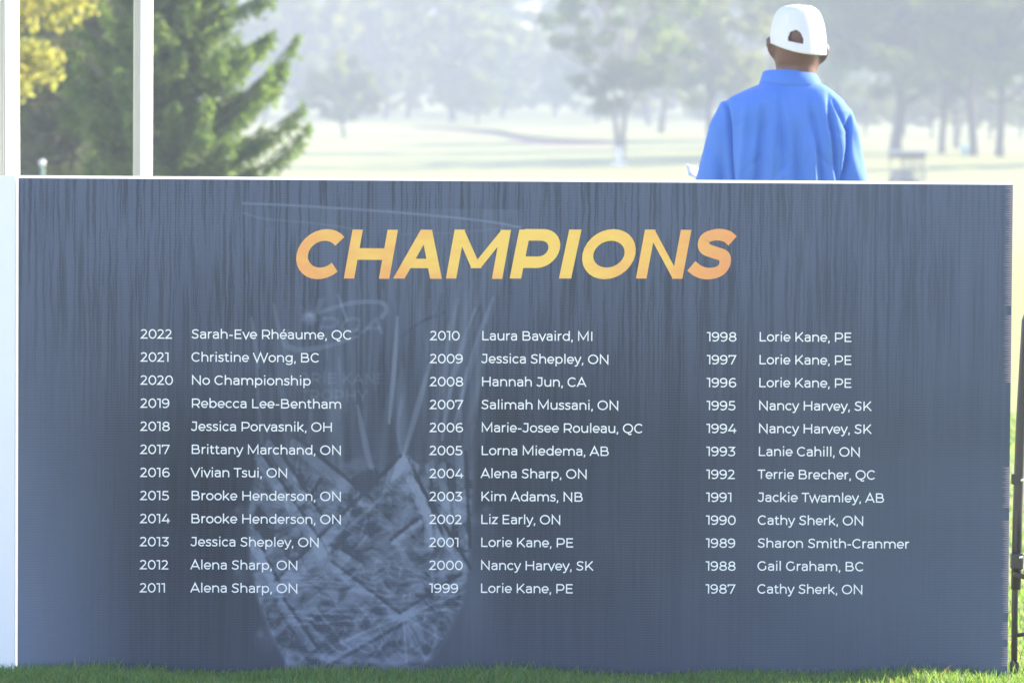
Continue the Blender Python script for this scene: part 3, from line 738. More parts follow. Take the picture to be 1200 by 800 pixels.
# ------------------------------------------------------------------ white panel on the left
pr = onsign(18.3, 500)[0]; pt = onsign(9, 206)[1]
lp = empty('white_panel', (pr-0.5, 11.99, 0), 'plain white board at the left end of the champions sign', 'board')
mb = MB(); mb.bbox(-0.5, 0.5, 0.0, 0.018, -0.012, pt, 0.002); mb.build('board', M['panel'], lp)
mb = MB(); mb.box(-0.3, -0.26, 0.0185, 0.05, 0, pt-0.1); mb.build('brace', M['white_metal'], lp)

# ------------------------------------------------------------------ tent legs
def tent_leg(pxc, Y, halfpx, label, lean=0.0):
    c = at(pxc, 120, Y); z = gz(c.x, Y); t = empty('tent_leg', (c.x, Y, z), label, 'tent pole', 'white tent legs behind the sign')
    hw = halfpx/FPX*Y
    mb = MB(); mb.bbox(-hw*0.25, hw, -hw*0.8, hw*0.8, 0.012, 2.45, 0.002); mb.build('outer_tube', M['white_metal'], t)
    mb = MB()
    mb.box(-hw, -hw*0.25, -hw*0.45, hw*0.45, 0.012, 2.45)
    for k in range(3): mb.box(-hw+hw*0.75*(k/3.0)+0.002, -hw+hw*0.75*(k/3.0)+0.0045, -hw*0.62, -hw*0.45-0.0003, 0.03, 2.4)
    mb.build('grooved_channel', M['cream'], t)
    mb = MB(); mb.bbox(-hw*2.2, hw*2.2, -hw*2.2, hw*2.2, 0.0, 0.010, 0.001); mb.build('foot_plate', M['steel'], t)
    mb = MB(); mb.bbox(-hw*1.25, hw*1.25, -hw*1.05, hw*1.05, 2.1, 2.2, 0.002); mb.build('bracket', M['white_metal'], t)
    t.rotation_euler = (0, lean, 0)
    return t
tent_leg(13.5, 13.0, 12.5, 'thick white tent leg at the left edge, above the white board', lean=-0.006)
tent_leg(167.5, 14.2, 11, 'slimmer white tent leg rising behind the sign before the spruce')

# ------------------------------------------------------------------ black folding stand at the right
def stand():
    Y = 12.16; foot = at(1188, 772, Y); t = empty('folding_stand', (foot.x, Y, 0), 'black metal folding stand on the grass past the right end of the sign', 'stand')
    def q(px, py, dy=0.0): p = at(px, py, Y); return Vector((p.x-foot.x, dy, p.z))
    pf = q(1188.5, 776); pf.z = 0.0
    upper = [q(1190.5, 690), q(1192.5, 600), q(1196, 500), q(1200.5, 420), q(1203, 376), q(1208, 362), q(1222, 356), q(1300, 354)]
    mb = MB(); mb.tube(upper, 0.0125, 12); mb.build('leg', M['black'], t)
    r2 = [Vector((1.02-p.x, 0.0, p.z)) for p in upper]
    mb = MB(); mb.tube(r2[:-1] + [q(1300, 354)], 0.0125, 12); mb.build('leg', M['black'], t)
    for mir in (False, True):
        f_ = (lambda p: Vector((1.02-p.x, p.y, p.z))) if mir else (lambda p: p)
        mb = MB(); mb.tube([f_(p) for p in (pf, q(1189.5, 690), q(1190.5, 660))], 0.0082, 10); mb.build('inner_tube', M['black'], t)
        mb = MB(); c = f_(q(1191.5, 657)); mb.bbox(c.x-0.0155, c.x+0.0155, -0.016, 0.016, c.z-0.020, c.z+0.020, 0.003); mb.build('clamp', M['black'], t)
        mb = MB(); c = f_(q(1195, 652)); mb.ball((c.x, -0.019, c.z), (0.0045, 0.004, 0.0045)); mb.build('bolt', M['steel'], t)
        mb = MB(); c = f_(q(1197, 562)); mb.ball((c.x, -0.014, c.z), (0.0045, 0.004, 0.0045)); mb.build('bolt', M['steel'], t)
        mb = MB(); c = f_(q(1187.5, 561)); mb.bbox(c.x-0.005, c.x+0.009, -0.010, 0.010, c.z-0.013, c.z+0.013, 0.002); mb.build('knob', M['black'], t)
        a = f_(q(1187, 671, -0.02)); b = Vector((0.51, -0.02, 0.10))
        mb = MB(); mb.tube([a, a.lerp(b, .5), b], 0.0062, 10); mb.build('brace', M['black'], t)
        a = f_(q(1191, 744)); b = Vector((0.51, 0.0, 0.125))
        mb = MB(); mb.tube([a, a.lerp(b, .1)+Vector((0, 0, .004)), b], 0.005, 10); mb.build('brace', M['black'], t)
        p0 = f_(pf); mb = MB(); mb.bbox(p0.x-.011, p0.x+.011, -.012, .012, 0.0, 0.03, 0.003); mb.build('foot', M['black'], t)
stand()

# ------------------------------------------------------------------ the man in the blue polo shirt
def remeshed(name, mb, mat, parent, voxel, smooth=4, fac=0.5, deform=None):
    o = mb.build(name, mat, None)
    r = o.modifiers.new('r', 'REMESH'); r.mode = 'VOXEL'; r.voxel_size = voxel; r.use_smooth_shade = True
    s_ = o.modifiers.new('s', 'SMOOTH'); s_.iterations = smooth; s_.factor = fac
    dg = bpy.context.evaluated_depsgraph_get(); me = bpy.data.meshes.new_from_object(o.evaluated_get(dg))
    o.modifiers.clear(); o.data = me; o.parent = parent
    if not me.materials: me.materials.append(mat)
    if deform:
        n = len(me.vertices); co = np.empty(n*3, np.float32); me.vertices.foreach_get('co', co); co = co.reshape(-1, 3)
        nr = np.empty(n*3, np.float32); me.vertices.foreach_get('normal', nr); nr = nr.reshape(-1, 3)
        co = deform(co, nr); me.vertices.foreach_set('co', co.astype(np.float32).ravel()); me.update()
    me.polygons.foreach_set('use_smooth', np.ones(len(me.polygons), bool))
    return o
def person():
    Y = 15.0; c0 = at(922, 180, Y)
    p = empty('person', (c0.x, Y, 0), 'man seen from behind in bright blue polo shirt and white cap holding paper', 'person')
    def q(px, py, dy=0.0): a = at(px, py, Y); return Vector((a.x-c0.x, dy, a.z))
    hc = q(934.5, 52)                       # centre of the head
    # --- body: head, neck, trunk, arms, hands and legs as one surface
    b = MB()
    H = []
    for dz, rx, ry, oy in ((-.118, .030, .030, .055), (-.108, .050, .055, .040), (-.085, .062, .074, .024), (-.055, .069, .086, .010), (-.02, .0735, .093, .004), (.02, .0765, .096, 0.0), (.055, .075, .093, -.002), (.085, .064, .078, -.002), (.105, .042, .052, 0), (.113, .015, .02, 0)):
        H.append((hc.x, oy, hc.z+dz, rx, ry))
    b.loft(H, 24)
    b.loft([(hc.x*.3+q(925, 120).x*.7, -.008, q(925, 122).z-.02, .080, .070), (hc.x*.6+q(925, 100).x*.4, -.010, q(925, 100).z, .062, .062), (hc.x, -.008, hc.z-.07, .057, .062), (hc.x, -.004, hc.z-.02, .058, .07)], 24)
    b.ball((hc.x, .098, hc.z-.035), (.014, .020, .022)); b.ball((hc.x, .086, hc.z-.072), (.024, .012, .010))          # nose, mouth
    for s_ in (-1, 1): b.ball((hc.x+s_*.030, .084, hc.z-.006), (.015, .010, .010)); b.ball((hc.x+s_*.030, .085, hc.z+.014), (.022, .010, .006))
    for s_, dz, tilt in ((-1, -.012, .0), (1, -.030, .006)):                                              # ears
        ex = hc.x+s_*.083
        b.tube([(ex-s_*.010, .004, hc.z+dz-.028), (ex, -.006, hc.z+dz-.012), (ex+s_*.006, -.010, hc.z+dz+.010), (ex+s_*.004, -.006, hc.z+dz+.026), (ex-s_*.006, .006, hc.z+dz+.030)], [.006, .008, .0095, .010, .007], 10, True)
    shL, shR = q(866, 146), q(974, 150)
    b.loft([(0, .01, .86, .16, .105), (0, .0, 1.0, .135, .095), (0, -.005, 1.15, .150, .100), (0, -.0, 1.30, .160, .095), (.003, -.0, 1.38, .140, .08), (.005, -.005, 1.44, .085, .06)], 24)
    elL, elR = q(835, 245, .03), q(999, 250, .02)
    hdL, hdR = Vector((elL.x+.075, .285, 1.150)), Vector((elR.x-.13, .29, 1.10))
    hdL.x = q(828, 205, 0).x + .02; hdL.z = 1.185
    for sh_, el, hd in ((shL, elL, hdL), (shR, elR, hdR)):
        b.tube([sh_+Vector((0, 0, -.02)), sh_.lerp(el, .5)+Vector((0, .004, 0)), el], [.038, .040, .037], 16); b.tube([el, el.lerp(hd, .3), el.lerp(hd, .75), hd], [.038, .038, .028, .024], 16)
        d = (hd-el).normalized(); sd = Vector((1 if sh_ is shL else -1, 0, 0)); sd = (sd-d*sd.dot(d)).normalized(); up = sd.cross(d)
        if up.z < 0: up = -up
        b.tube([hd-d*.01, hd+d*.03, hd+d*.075], [.024, .036, .034], 14, True, (up, .42))
        for k, (o_, ln) in enumerate(((-.026, .058), (-.009, .068), (.009, .072), (.026, .064))):
            r0 = hd+d*.07+sd*o_; b.tube([r0, r0+d*ln*.45-up*.004, r0+d*ln*.75-up*.018, r0+d*ln*.85-up*.034], [.0092, .0085, .0078, .0066], 8)
        th = hd+d*.02+sd*.03; b.tube([th, th+d*.022+sd*.02+up*.008, th+d*.048+sd*.016+up*.016], [.012, .0105, .008], 8)
    for s_ in (-1, 1):
        b.tube([(s_*.085, .01, .90), (s_*.095, .012, .70), (s_*.10, .005, .48), (s_*.105, -.012, .30), (s_*.11, -.005, .09)], [.092, .078, .055, .052, .036], 18)
        b.tube([(s_*.11, -.03, .045), (s_*.115, .06, .045), (s_*.12, .14, .035)], [.035, .038, .028], 12)
    remeshed('body', b, M['skin'], p, 0.006, 3)
    # --- polo shirt
    sb = MB()
    rings = []
    for py, xl, xr, ry, cy in ((420, 846, 996, .125, 0), (330, 848, 994, .122, 0), (260, 848, 993, .120, 0), (210, 847, 994, .121, -.002), (170, 845, 996, .120, -.005), (145, 844, 997, .116, -.008), (130, 845, 996, .110, -.009), (121, 849, 991, .103, -.010), (114, 856, 985, .095, -.010), (108, 868, 978, .086, -.010), (103, 880, 971, .079, -.009), (98, 892, 963, .072, -.008)):
        c = q((xl+xr)/2, py); rings.append((c.x, cy, c.z, (xr-xl)/2/FPX*Y, ry, 0.85))
    sb.loft(rings, 40)
    for pts, rads in ((((874, 131, -.010), (859, 134, -.006), (852, 152, 0), (845, 183, .012), (838, 213, .022), (833, 238, .03)), (.044, .054, .057, .058, .060, .061)),
                      (((968, 134, -.010), (981, 140, -.006), (986, 158, 0), (990, 186, .008), (995, 215, .016), (999, 245, .02)), (.042, .054, .057, .058, .059, .060))):
        sb.tube([q(*a) for a in pts], list(rads), 22)
    zt_ = q(925, 97).z; zb = q(925, 210).z
    def folds(co, nr):
        x, y, z = co[:, 0], co[:, 1], co[:, 2]; back = np.clip(-nr[:, 1], 0, 1); u = np.clip((zt_-z)/(zt_-zb), 0, 1.6); f = np.zeros_like(x)
        def fold(pxa, pya, pxb, pyb, wd, amp):
            a, c = q(pxa, pya), q(pxb, pyb); t = np.clip((a.z-z)/(a.z-c.z+1e-6), -0.2, 1.2); xc_ = a.x+(c.x-a.x)*t; env = np.clip((t+.15)*3, 0, 1)*np.clip((1.25-t)*4, 0, 1)
            return -2.1*amp*env*np.exp(-((x-xc_)/wd)**2)
        f += fold(893, 130, 884, 225, .012, .008) + fold(912, 112, 916, 190, .010, .005) + fold(948, 120, 962, 220, .011, .007) + fold(970, 122, 984, 225, .008, .010)
        f += fold(851, 126, 856, 225, .0055, .022) + fold(994, 146, 987, 225, .0055, .020) + fold(932, 150, 936, 230, .013, .007) + fold(872, 125, 866, 220, .012, -.006)
        f += fold(975, 118, 991, 150, .006, .006) + fold(905, 150, 900, 230, .01, -.005) + fold(950, 150, 952, 230, .01, -.006)
        for fx0, fy0, fx1, fy1, wd_, am_ in ((868, 205, 905, 165, .006, .004), (900, 212, 930, 180, .006, .004), (975, 200, 950, 172, .006, .004), (858, 150, 880, 138, .006, .004), (985, 160, 965, 145, .006, .004), (940, 205, 945, 175, .005, .004)):
            a_, c_ = q(fx0, fy0), q(fx1, fy1); ex_, ez_ = c_.x-a_.x, c_.z-a_.z; l2 = ex_*ex_+ez_*ez_; tt = np.clip(((x-a_.x)*ex_+(z-a_.z)*ez_)/l2, 0, 1)
            f += -am_*np.sin(np.pi*tt)*np.exp(-(((x-a_.x-ex_*tt)**2+(z-a_.z-ez_*tt)**2)/wd_**2))
        f += 0.0034*np.sin(x*62+3*np.sin(z*9))*u + .0026*np.sin(x*24+z*38+2*np.sin(x*30))
        front = np.clip(nr[:, 1], 0, 1); f2 = .004*np.sin(x*50)*front
        return co + nr*((f*np.clip(back*1.6, 0, 1)+f2)[:, None])
    shirt = remeshed('polo_shirt', sb, M['shirt'], p, 0.0052, 5, 0.5, folds)
    # collar: a folded band standing round the neck
    cb = MB(); n = 48; rows = []
    for (pxl, pxr, pyl, pyr, ry, cy) in ((895, 957, 84, 88, .066, -.004), (893.5, 958.5, 85, 90, .071, -.005), (889.5, 964.5, 97, 103, .080, -.008), (889, 965.5, 100, 107, .081, -.008), (892, 962, 103, 109, .076, -.008)):
        l_, r_ = q(pxl, pyl), q(pxr, pyr); row = []
        for k in range(n):
            a = 2*math.pi*k/n; cx = (l_.x+r_.x)/2; rx = (r_.x-l_.x)/2; z = (l_.z+r_.z)/2 + (r_.z-l_.z)/2*math.cos(a) + (.010*max(0, -math.sin(a))) - .018*max(0, math.sin(a))
            row.append((cx+rx*math.cos(a), cy+ry*math.sin(a), z))
        rows.append(row)
    # inner wall, so that the band has thickness
    inner = [(v[0]*0.93 + .07*q(926, 90).x, v[1]*0.93, v[2]-.002) for v in rows[0]]; inner2 = [(v[0]*0.93+.07*q(926, 90).x, v[1]*.93, v[2]-.03) for v in rows[0]]
    rows = [inner2, inner] + rows; vs = [v for r_ in rows for v in r_]; fs = []
    for i in range(len(rows)-1):
        for k in range(n):
            j = (k+1) % n; fs.append((i*n+k, i*n+j, (i+1)*n+j, (i+1)*n+k))
    cb.add(vs, fs, True); cb.build('collar', M['shirt'], shirt)
    # --- cap: six-panel crown with the strap opening at the back, brim at the front
    cc = q(935.5, 50); n = 180; m = 66; vs = []; ids = {}; rxc, ryc, hc_ = 32.3/FPX*Y, .108, (50-7.5)/FPX*Y
    yaw = R(-3); tl = R(12)                  # the cap sits tipped down towards the right
    def capv(a, t):                          # a: 0..2pi (back = -pi/2), t: 0 rim .. 1 crown
        drop = -.020 - .012*max(0, -math.sin(a))**2
        ph = t*math.pi/2; rr_ = math.cos(ph)**0.40; zz = math.sin(ph)**1.0
        x = rxc*rr_*math.cos(a); y = ryc*rr_*math.sin(a); zz *= 1-.0*t
        z = drop*(1-t) + zz*hc_
        seam = 1 - 0.006*math.exp(-((((a+math.pi/2) % (math.pi/3))-math.pi/6)/.05)**2)
        x *= seam; y *= seam
        return (x, y, z-x*math.sin(tl)*(1-t)**1.2)
    for i in range(m+1):
        for k in range(n): vs.append(capv(2*math.pi*k/n, i/m))
    fs = []
    for i in range(m):
        for k in range(n):
            j = (k+1) % n; a = 2*math.pi*(k+.5)/n; back = a-1.5*math.pi + 0.10
            t = (i+.5)/m
            lim = .29*(1-((t-.13)/.20)**2.4)**.55 if .13 < t < .33 else 0
            if lim and abs(back) < lim: continue
            fs.append((i*n+k, i*n+j, (i+1)*n+j, (i+1)*n+k))
    kb = MB(); kb.add(vs, fs, True); ko = kb.build('crown', M['cap'], None, None)
    cap_t = bpy.data.objects.new('cap', None)
    # cap moves with the head here: built as a part of the person
    so = ko.modifiers.new('s', 'SOLIDIFY'); so.thickness = .003; so.offset = 1
    dg = bpy.context.evaluated_depsgraph_get(); me = bpy.data.meshes.new_from_object(ko.evaluated_get(dg)); ko.modifiers.clear(); ko.data = me
    me.polygons.foreach_set('use_smooth', np.ones(len(me.polygons), bool))
    bpy.data.objects.remove(cap_t)
    ko.name = 'cap'; ko.parent = p; ko.location = (cc.x, 0, cc.z); ko.rotation_euler = (0, 0, yaw)
    vb = MB(); vv = []; ff = []; K = 16
    for i in range(5):
        for k in range(K+1):
            a = R(28+124*k/K); s2 = i/4; ext = .070*s2*math.sin((k/K)*math.pi)**.6
            vv.append((rxc*math.cos(a), ryc*math.sin(a)+ext, -.022-.012*s2-.010*abs(math.cos(a))))
    for i in range(4):
        for k in range(K): ff.append((i*(K+1)+k, i*(K+1)+k+1, (i+1)*(K+1)+k+1, (i+1)*(K+1)+k))
    vb.add(vv, ff, True); vo = vb.build('brim', M['cap'], ko)
    for k in range(6):                      # raised seams between the panels
        a = math.pi/2 + k*math.pi/3 + .26; pts = [Vector(capv(a, t_))*1.004 for t_ in np.linspace(.02 if k not in (3,) else .42, .985, 14)]
        zb_ = MB(); zb_.tube([(v.x, v.y, v.z+.002) for v in pts], .0016, 6); zb_.build('seam', M['cap'], ko)
    zb_ = MB(); zb_.ball((0, 0, hc_+.002), (.008, .008, .004)); zb_.build('button', M['cap'], ko)
    zb_ = MB()
    ring_ = [Vector(capv(2*math.pi*k/60, 0.0))*1.003 for k in range(61)]; zb_.tube([(v.x, v.y, v.z+.001) for v in ring_], .0022, 6); zb_.build('rim_binding', M['cap'], ko)
    # strap across the opening
    st = MB(); pts = []
    for k in range(9):
        a = 1.5*math.pi - 0.45 + .70*k/8; pts.append(Vector(capv(a, .08)) * 1.012)
    # short hair under the cap
    hb = MB(); hb.loft([(hc.x+.003, -.006, hc.z-.050, .0725, .094), (hc.x, -.003, hc.z-.02, .0765, .098), (hc.x, -.002, hc.z+.03, .079, .100), (hc.x, 0, hc.z+.06, .0765, .095), (hc.x, 0, hc.z+.095, .05, .06)], 28)
    # --- trousers and shoes
    tb = MB(); tb.loft([(0, .01, .80, .172, .118), (0, .01, .90, .168, .116), (0, .005, 1.0, .155, .108), (0, .005, 1.03, .152, .106)], 28)
    for s_ in (-1, 1): tb.tube([(s_*.088, .01, .86), (s_*.095, .012, .70), (s_*.10, .008, .48), (s_*.105, 0, .25), (s_*.11, -.002, .06)], [.098, .090, .072, .066, .062], 20)
    remeshed('trousers', tb, M['trousers'], p, 0.010, 4)
    for s_ in (-1, 1):
        fb = MB(); fb.tube([(s_*.11, -.055, .045), (s_*.112, 0, .052), (s_*.116, .08, .045), (s_*.12, .16, .035), (s_*.121, .19, .03)], [.034, .044, .046, .040, .022], 16, True); so_ = fb.build('shoe', M['shoe'], p)
        fb = MB(); fb.loft([(s_*.115, .065, .0, .044, .140), (s_*.115, .065, .018, .046, .142)], 20); fb.build('sole', M['sole'], so_)
    # --- the sheet in his left hand
    pc = at(819, 208, Y+.33)
    pp = tilt = empty('paper_sheet', (pc.x, Y+.33, pc.z), 'white folded sheet of paper held out by the man at his left side', 'paper')
    mb = MB(); vv = []
    for i in range(7):
        for k in range(5):
            u = i/6; v = k/4
            vv.append((-.042+.20*u, -.05+.14*v, .010+.012*math.sin(u*2.2)-.030*u*0.6 - .012*v + (0.004 if k % 2 else 0)))
    mb.add(vv, [(i*5+k, (i+1)*5+k, (i+1)*5+k+1, i*5+k+1) for i in range(6) for k in range(4)], True)
    o = mb.build('sheet', M['paper'], pp); s_ = o.modifiers.new('s', 'SOLIDIFY'); s_.thickness = .0012; pp.rotation_euler = (R(21), R(22), R(8))
person()

# ------------------------------------------------------------------ trees
def leaf_quads(cent, size, rng, flat=0.0, aspect=0.65):
    n = len(cent); d = rng.normal(size=(n, 3)); d[:, 2] *= (1-flat); d /= np.linalg.norm(d, axis=1, keepdims=True)+1e-9
    e = rng.normal(size=(n, 3)); e -= d*(e*d).sum(1, keepdims=True); e /= np.linalg.norm(e, axis=1, keepdims=True)+1e-9
    s_ = (size*rng.uniform(.6, 1.3, n))[:, None]; a = d*s_/2; b = e*s_*aspect/2
    return np.stack([cent-a, cent-b*1.0+a*.1, cent+a, cent+b+a*.1], 1)
def broadleaf(seed, h, cw, base, nclump, nleaf, lsize, trunk_r, forks=1, shape=1.0, wall=0.55):
    """returns (trunk mesh-builder, leaf vertex array) of a tree with its foot at the origin"""
    rng = np.random.default_rng(seed); rnd = random.Random(seed); ch = h-base
    cl = []
    while len(cl) < nclump:
        u = rng.normal(size=3); u /= np.linalg.norm(u); r_ = rng.uniform(wall, 1.0)
        z = base+ch*(.5+.5*u[2]*r_); t = (z-base)/ch; prof = (math.sin(math.pi*min(1, max(0, t*.82+.18))**shape))**.45
        cl.append((u[0]*r_*cw*prof*1.1, u[1]*r_*cw*prof*1.1, z, rng.uniform(.10, .22)*cw))
    cl = np.array(cl); per = rng.multinomial(nleaf, np.ones(nclump)/nclump); parts = []
    for (x, y, z, r_), k in zip(cl, per):
        g = rng.normal(size=(k, 3)); g /= np.linalg.norm(g, axis=1, keepdims=True)+1e-9; g *= (rng.random(k)**.45)[:, None]*r_
        g[:, 2] *= .7; parts.append(np.array([x, y, z])+g)
    leaf = leaf_quads(np.concatenate(parts), lsize, rng)
    mb = MB(); starts = []
    for f in range(forks):
        ang = rnd.uniform(0, 6.28) if forks == 1 else (0 if f == 0 else math.pi); sp = 0.0 if forks == 1 else .10*h
        pts = [Vector((0, 0, -.3)), Vector((math.cos(ang)*sp*.05, 0, base*.25))]
        for k in range(1, 7):
            t = k/6; pts.append(Vector((math.cos(ang)*sp*t + rnd.gauss(0, .012)*h, rnd.gauss(0, .012)*h, base*.25+(h*.86-base*.25)*t)))
        mb.tube(pts, [trunk_r*1.35, trunk_r]+[trunk_r*(1-.13*k)*(.75 if forks > 1 else 1) for k in range(1, 7)], 9); starts.append(pts)
    for i in range(0, nclump, max(1, nclump//26)):
        x, y, z, r_ = cl[i]; pts = rnd.choice(starts); zs = min(base*.8+(z-base)*.45, h*.7); k = min(range(len(pts)), key=lambda j: abs(pts[j].z-zs)); s0 = pts[k]
        e = Vector((x, y, z)); mid = s0.lerp(e, .5)+Vector((rnd.gauss(0, .03)*h, rnd.gauss(0, .03)*h, -.02*h)); mb.tube([s0, mid, e], [trunk_r*.38, trunk_r*.22, trunk_r*.06], 6)
    return mb, leaf
def tree_thing(name, x, y, label, mb, leaf, lmat, bmat, group, sc_=1.0, rz=0.0, cat='tree'):
    t = empty(name, (x, y, gz(x, y)-.05), label, cat, group, rz); t.scale = (sc_,)*3
    mb.build('trunk', bmat, t)
    nq = len(leaf); np_mesh('crown', leaf.reshape(-1, 3), np.arange(nq*4).reshape(-1, 4), lmat, t)
    return t
def copy_tree(src, x, y, label, sc_, rz, group=None):
    t = src.copy(); C.objects.link(t); t.location = (x, y, gz(x, y)-.05); t.scale = (sc_, sc_, sc_*1.0); t.rotation_euler = (0, 0, rz); t['label'] = label
    if group: t['group'] = group
    for ch in list(src.children):
        c = ch.copy(); C.objects.link(c); c.parent = t
    return t
def px_at(px, Y): return at(px, 150, Y).x

FG = 'trees along the fairway'
# rounded tree with a lit rim, left of centre
mb, lf = broadleaf(11, 5.6, 2.7, 0.9, 90, 15000, .22, .13, wall=.5)
tA = tree_thing('maple_tree', px_at(403, 318), 318, 'small round-crowned tree standing alone, left of the fairway bunker', mb, lf, M['lime'], M['bark'], FG)
# tall tree behind the left fairway
mb, lf = broadleaf(12, 17, 4.6, 1.0, 110, 18000, .42, .30, shape=1.2)
tB = tree_thing('maple_tree', px_at(530, 405), 405, 'tall hazy tree rising behind the left end of the bunker', mb, lf, M['lime'], M['bark'], FG)
# forked tree in the middle
mb, lf = broadleaf(13, 13, 3.6, 2.2, 95, 15000, .26, .17, forks=2, shape=1.15)
tC = tree_thing('forked_tree', px_at(727, 232), 232, 'forked tree on the open fairway with a pale foot', mb, lf, M['green'], M['palebark'], FG)
# light-edged tree left of the man
mb, lf = broadleaf(14, 14, 4.2, 1.6, 120, 20000, .32, .22)
tD = tree_thing('maple_tree', px_at(832, 275), 275, 'broad tree with sunlit edge just left of the man', mb, lf, M['lime'], M['bark'], FG)
# the big tree right of the man
mb, lf = broadleaf(15, 14, 5.8, 2.6, 150, 34000, .26, .31, wall=.3)
tE = tree_thing('maple_tree', px_at(1050, 255), 255, 'big dark spreading tree behind the golf cart', mb, lf, M['green'], M['bark'], FG)
mb, lf = broadleaf(16, 15, 4.0, 2.8, 110, 20000, .28, .22, wall=.35)
tF = tree_thing('maple_tree', px_at(1141, 248), 248, 'straight-trunked tree with the pale blue bin at its foot', mb, lf, M['green'], M['bark'], FG)
def cp(s, px, Y, label, k, rz): return copy_tree(s, px_at(px, Y), Y, label, k, rz)
cp(tF, 1172, 243, 'straight-trunked tree nearest the right edge of the view', .97, 2.1)
cp(tF, 1104, 262, 'slimmer tree between the cart and the pale blue bin', .85, 4.0)
cp(tF, 1121, 285, 'thinnest tree of the right-hand row, set farther back', .75, 1.0)
cp(tE, 1215, 262, 'spreading tree whose crown closes off the right edge', .95, 1.8)
cp(tE, 985, 300, 'hazy tree straight behind the man', 1.0, 3.3)
cp(tD, 775, 330, 'hazy tree between the forked tree and the broad tree', 1.05, 2.0)
cp(tB, 345, 420, 'tall pale tree just right of the green spruce', 1.0, 2.4)
cp(tB, 452, 430, 'tall pale tree between the round-crowned tree and its tall neighbour', .85, 1.2)
cp(tA, 560, 392, 'low bushy tree at the foot of the tall hazy tree', .75, .6)
cp(tA, 905, 345, 'low pale tree far behind the man', 1.0, 2.6)
for px, Y, k_, rz_, wh in ((395, 445, .95, .3, 'straight behind the small round-crowned tree'), (478, 440, .8, 1.1, 'just left of the tallest hazy tree'), (588, 455, .75, 2.0, 'just right of the tallest hazy tree'),
                           (650, 470, .7, 2.9, 'in the brightest gap left of the forked tree'), (700, 430, .8, 3.8, 'behind the left side of the forked tree'), (760, 410, .85, 4.6, 'behind the right side of the forked tree'),
                           (880, 400, .8, 5.2, 'directly left of the white cap'), (310, 440, .9, 5.9, 'touching the right edge of the green spruce')):
    cp(tB, px, Y, 'pale tree of the misty far row, ' + wh, k_, rz_)
for px, Y, k_, rz_, wh in ((1092, 330, .72, .9, 'between the big dark tree and the slimmer trunk'), (1160, 322, .7, 3.9, 'between the two straight trunks at the right'), (1015, 335, .7, 5.2, 'beside the man\'s right shoulder'),
                           (975, 345, .75, 1.5, 'behind the man\'s neck and collar'), (1125, 350, .85, 2.2, 'behind the pale blue bin'), (1195, 335, .75, 3.0, 'at the right edge of the view'), (1060, 352, .8, 4.4, 'right behind the trunk of the big dark tree')):
    cp(tA, px, Y, 'low sunlit tree under the crowns, ' + wh, k_, rz_)
# trees right of the view, which throw their long shadows across the fairway
cp(tF, 1530, 232, 'tree outside the view at the right whose shadow crosses the fairway', .8, .3)
cp(tE, 1640, 258, 'wide tree outside the view at the right, farther off', .8, 4.3)
cp(tF, 1900, 250, 'tree well outside the view at the right', .9, 5.3)

# far woodland on the hillside, one hazy mass
def woodland():
    rng = np.random.default_rng(30); allq = []
    protos = [broadleaf(40+k, 16, 4.6, -0.6, 44, 2600, .85, .3)[1] for k in range(4)]
    tr = MB()
    spots = []
    for row, (Y, n) in enumerate(((446, 46), (480, 20), (530, 20), (600, 21), (690, 23), (790, 25))):
        half = (600/FPX)*Y*1.75
        for k in range(n):
            x = -half+2*half*(k+.5)/n+rng.normal()*1.5; y = Y+rng.normal()*12
            px = 600+x/Y*FPX
            s_ = rng.uniform(.75, 1.25)
            if 585 < px < 670: s_ *= .72
            if row == 0: s_ *= rng.uniform(.4, .8)
            spots.append((x, y, s_))
    for x, y, s_ in spots:
        q = protos[rng.integers(4)]; a = rng.uniform(0, 6.28); c, s2 = math.cos(a), math.sin(a); qq = q*s_; r_ = np.empty_like(qq)
        r_[..., 0] = qq[..., 0]*c-qq[..., 1]*s2+x; r_[..., 1] = qq[..., 0]*s2+qq[..., 1]*c+y; r_[..., 2] = qq[..., 2]+gz(x, y); allq.append(r_)
    Q = np.concatenate(allq); o = np_mesh('woodland', Q.reshape(-1, 3), np.arange(len(Q)*4).reshape(-1, 4), M['green'])
    tag(o, 'far hillside woodland fading to pale blue in the mist', 'woodland', kind='stuff')
woodland()

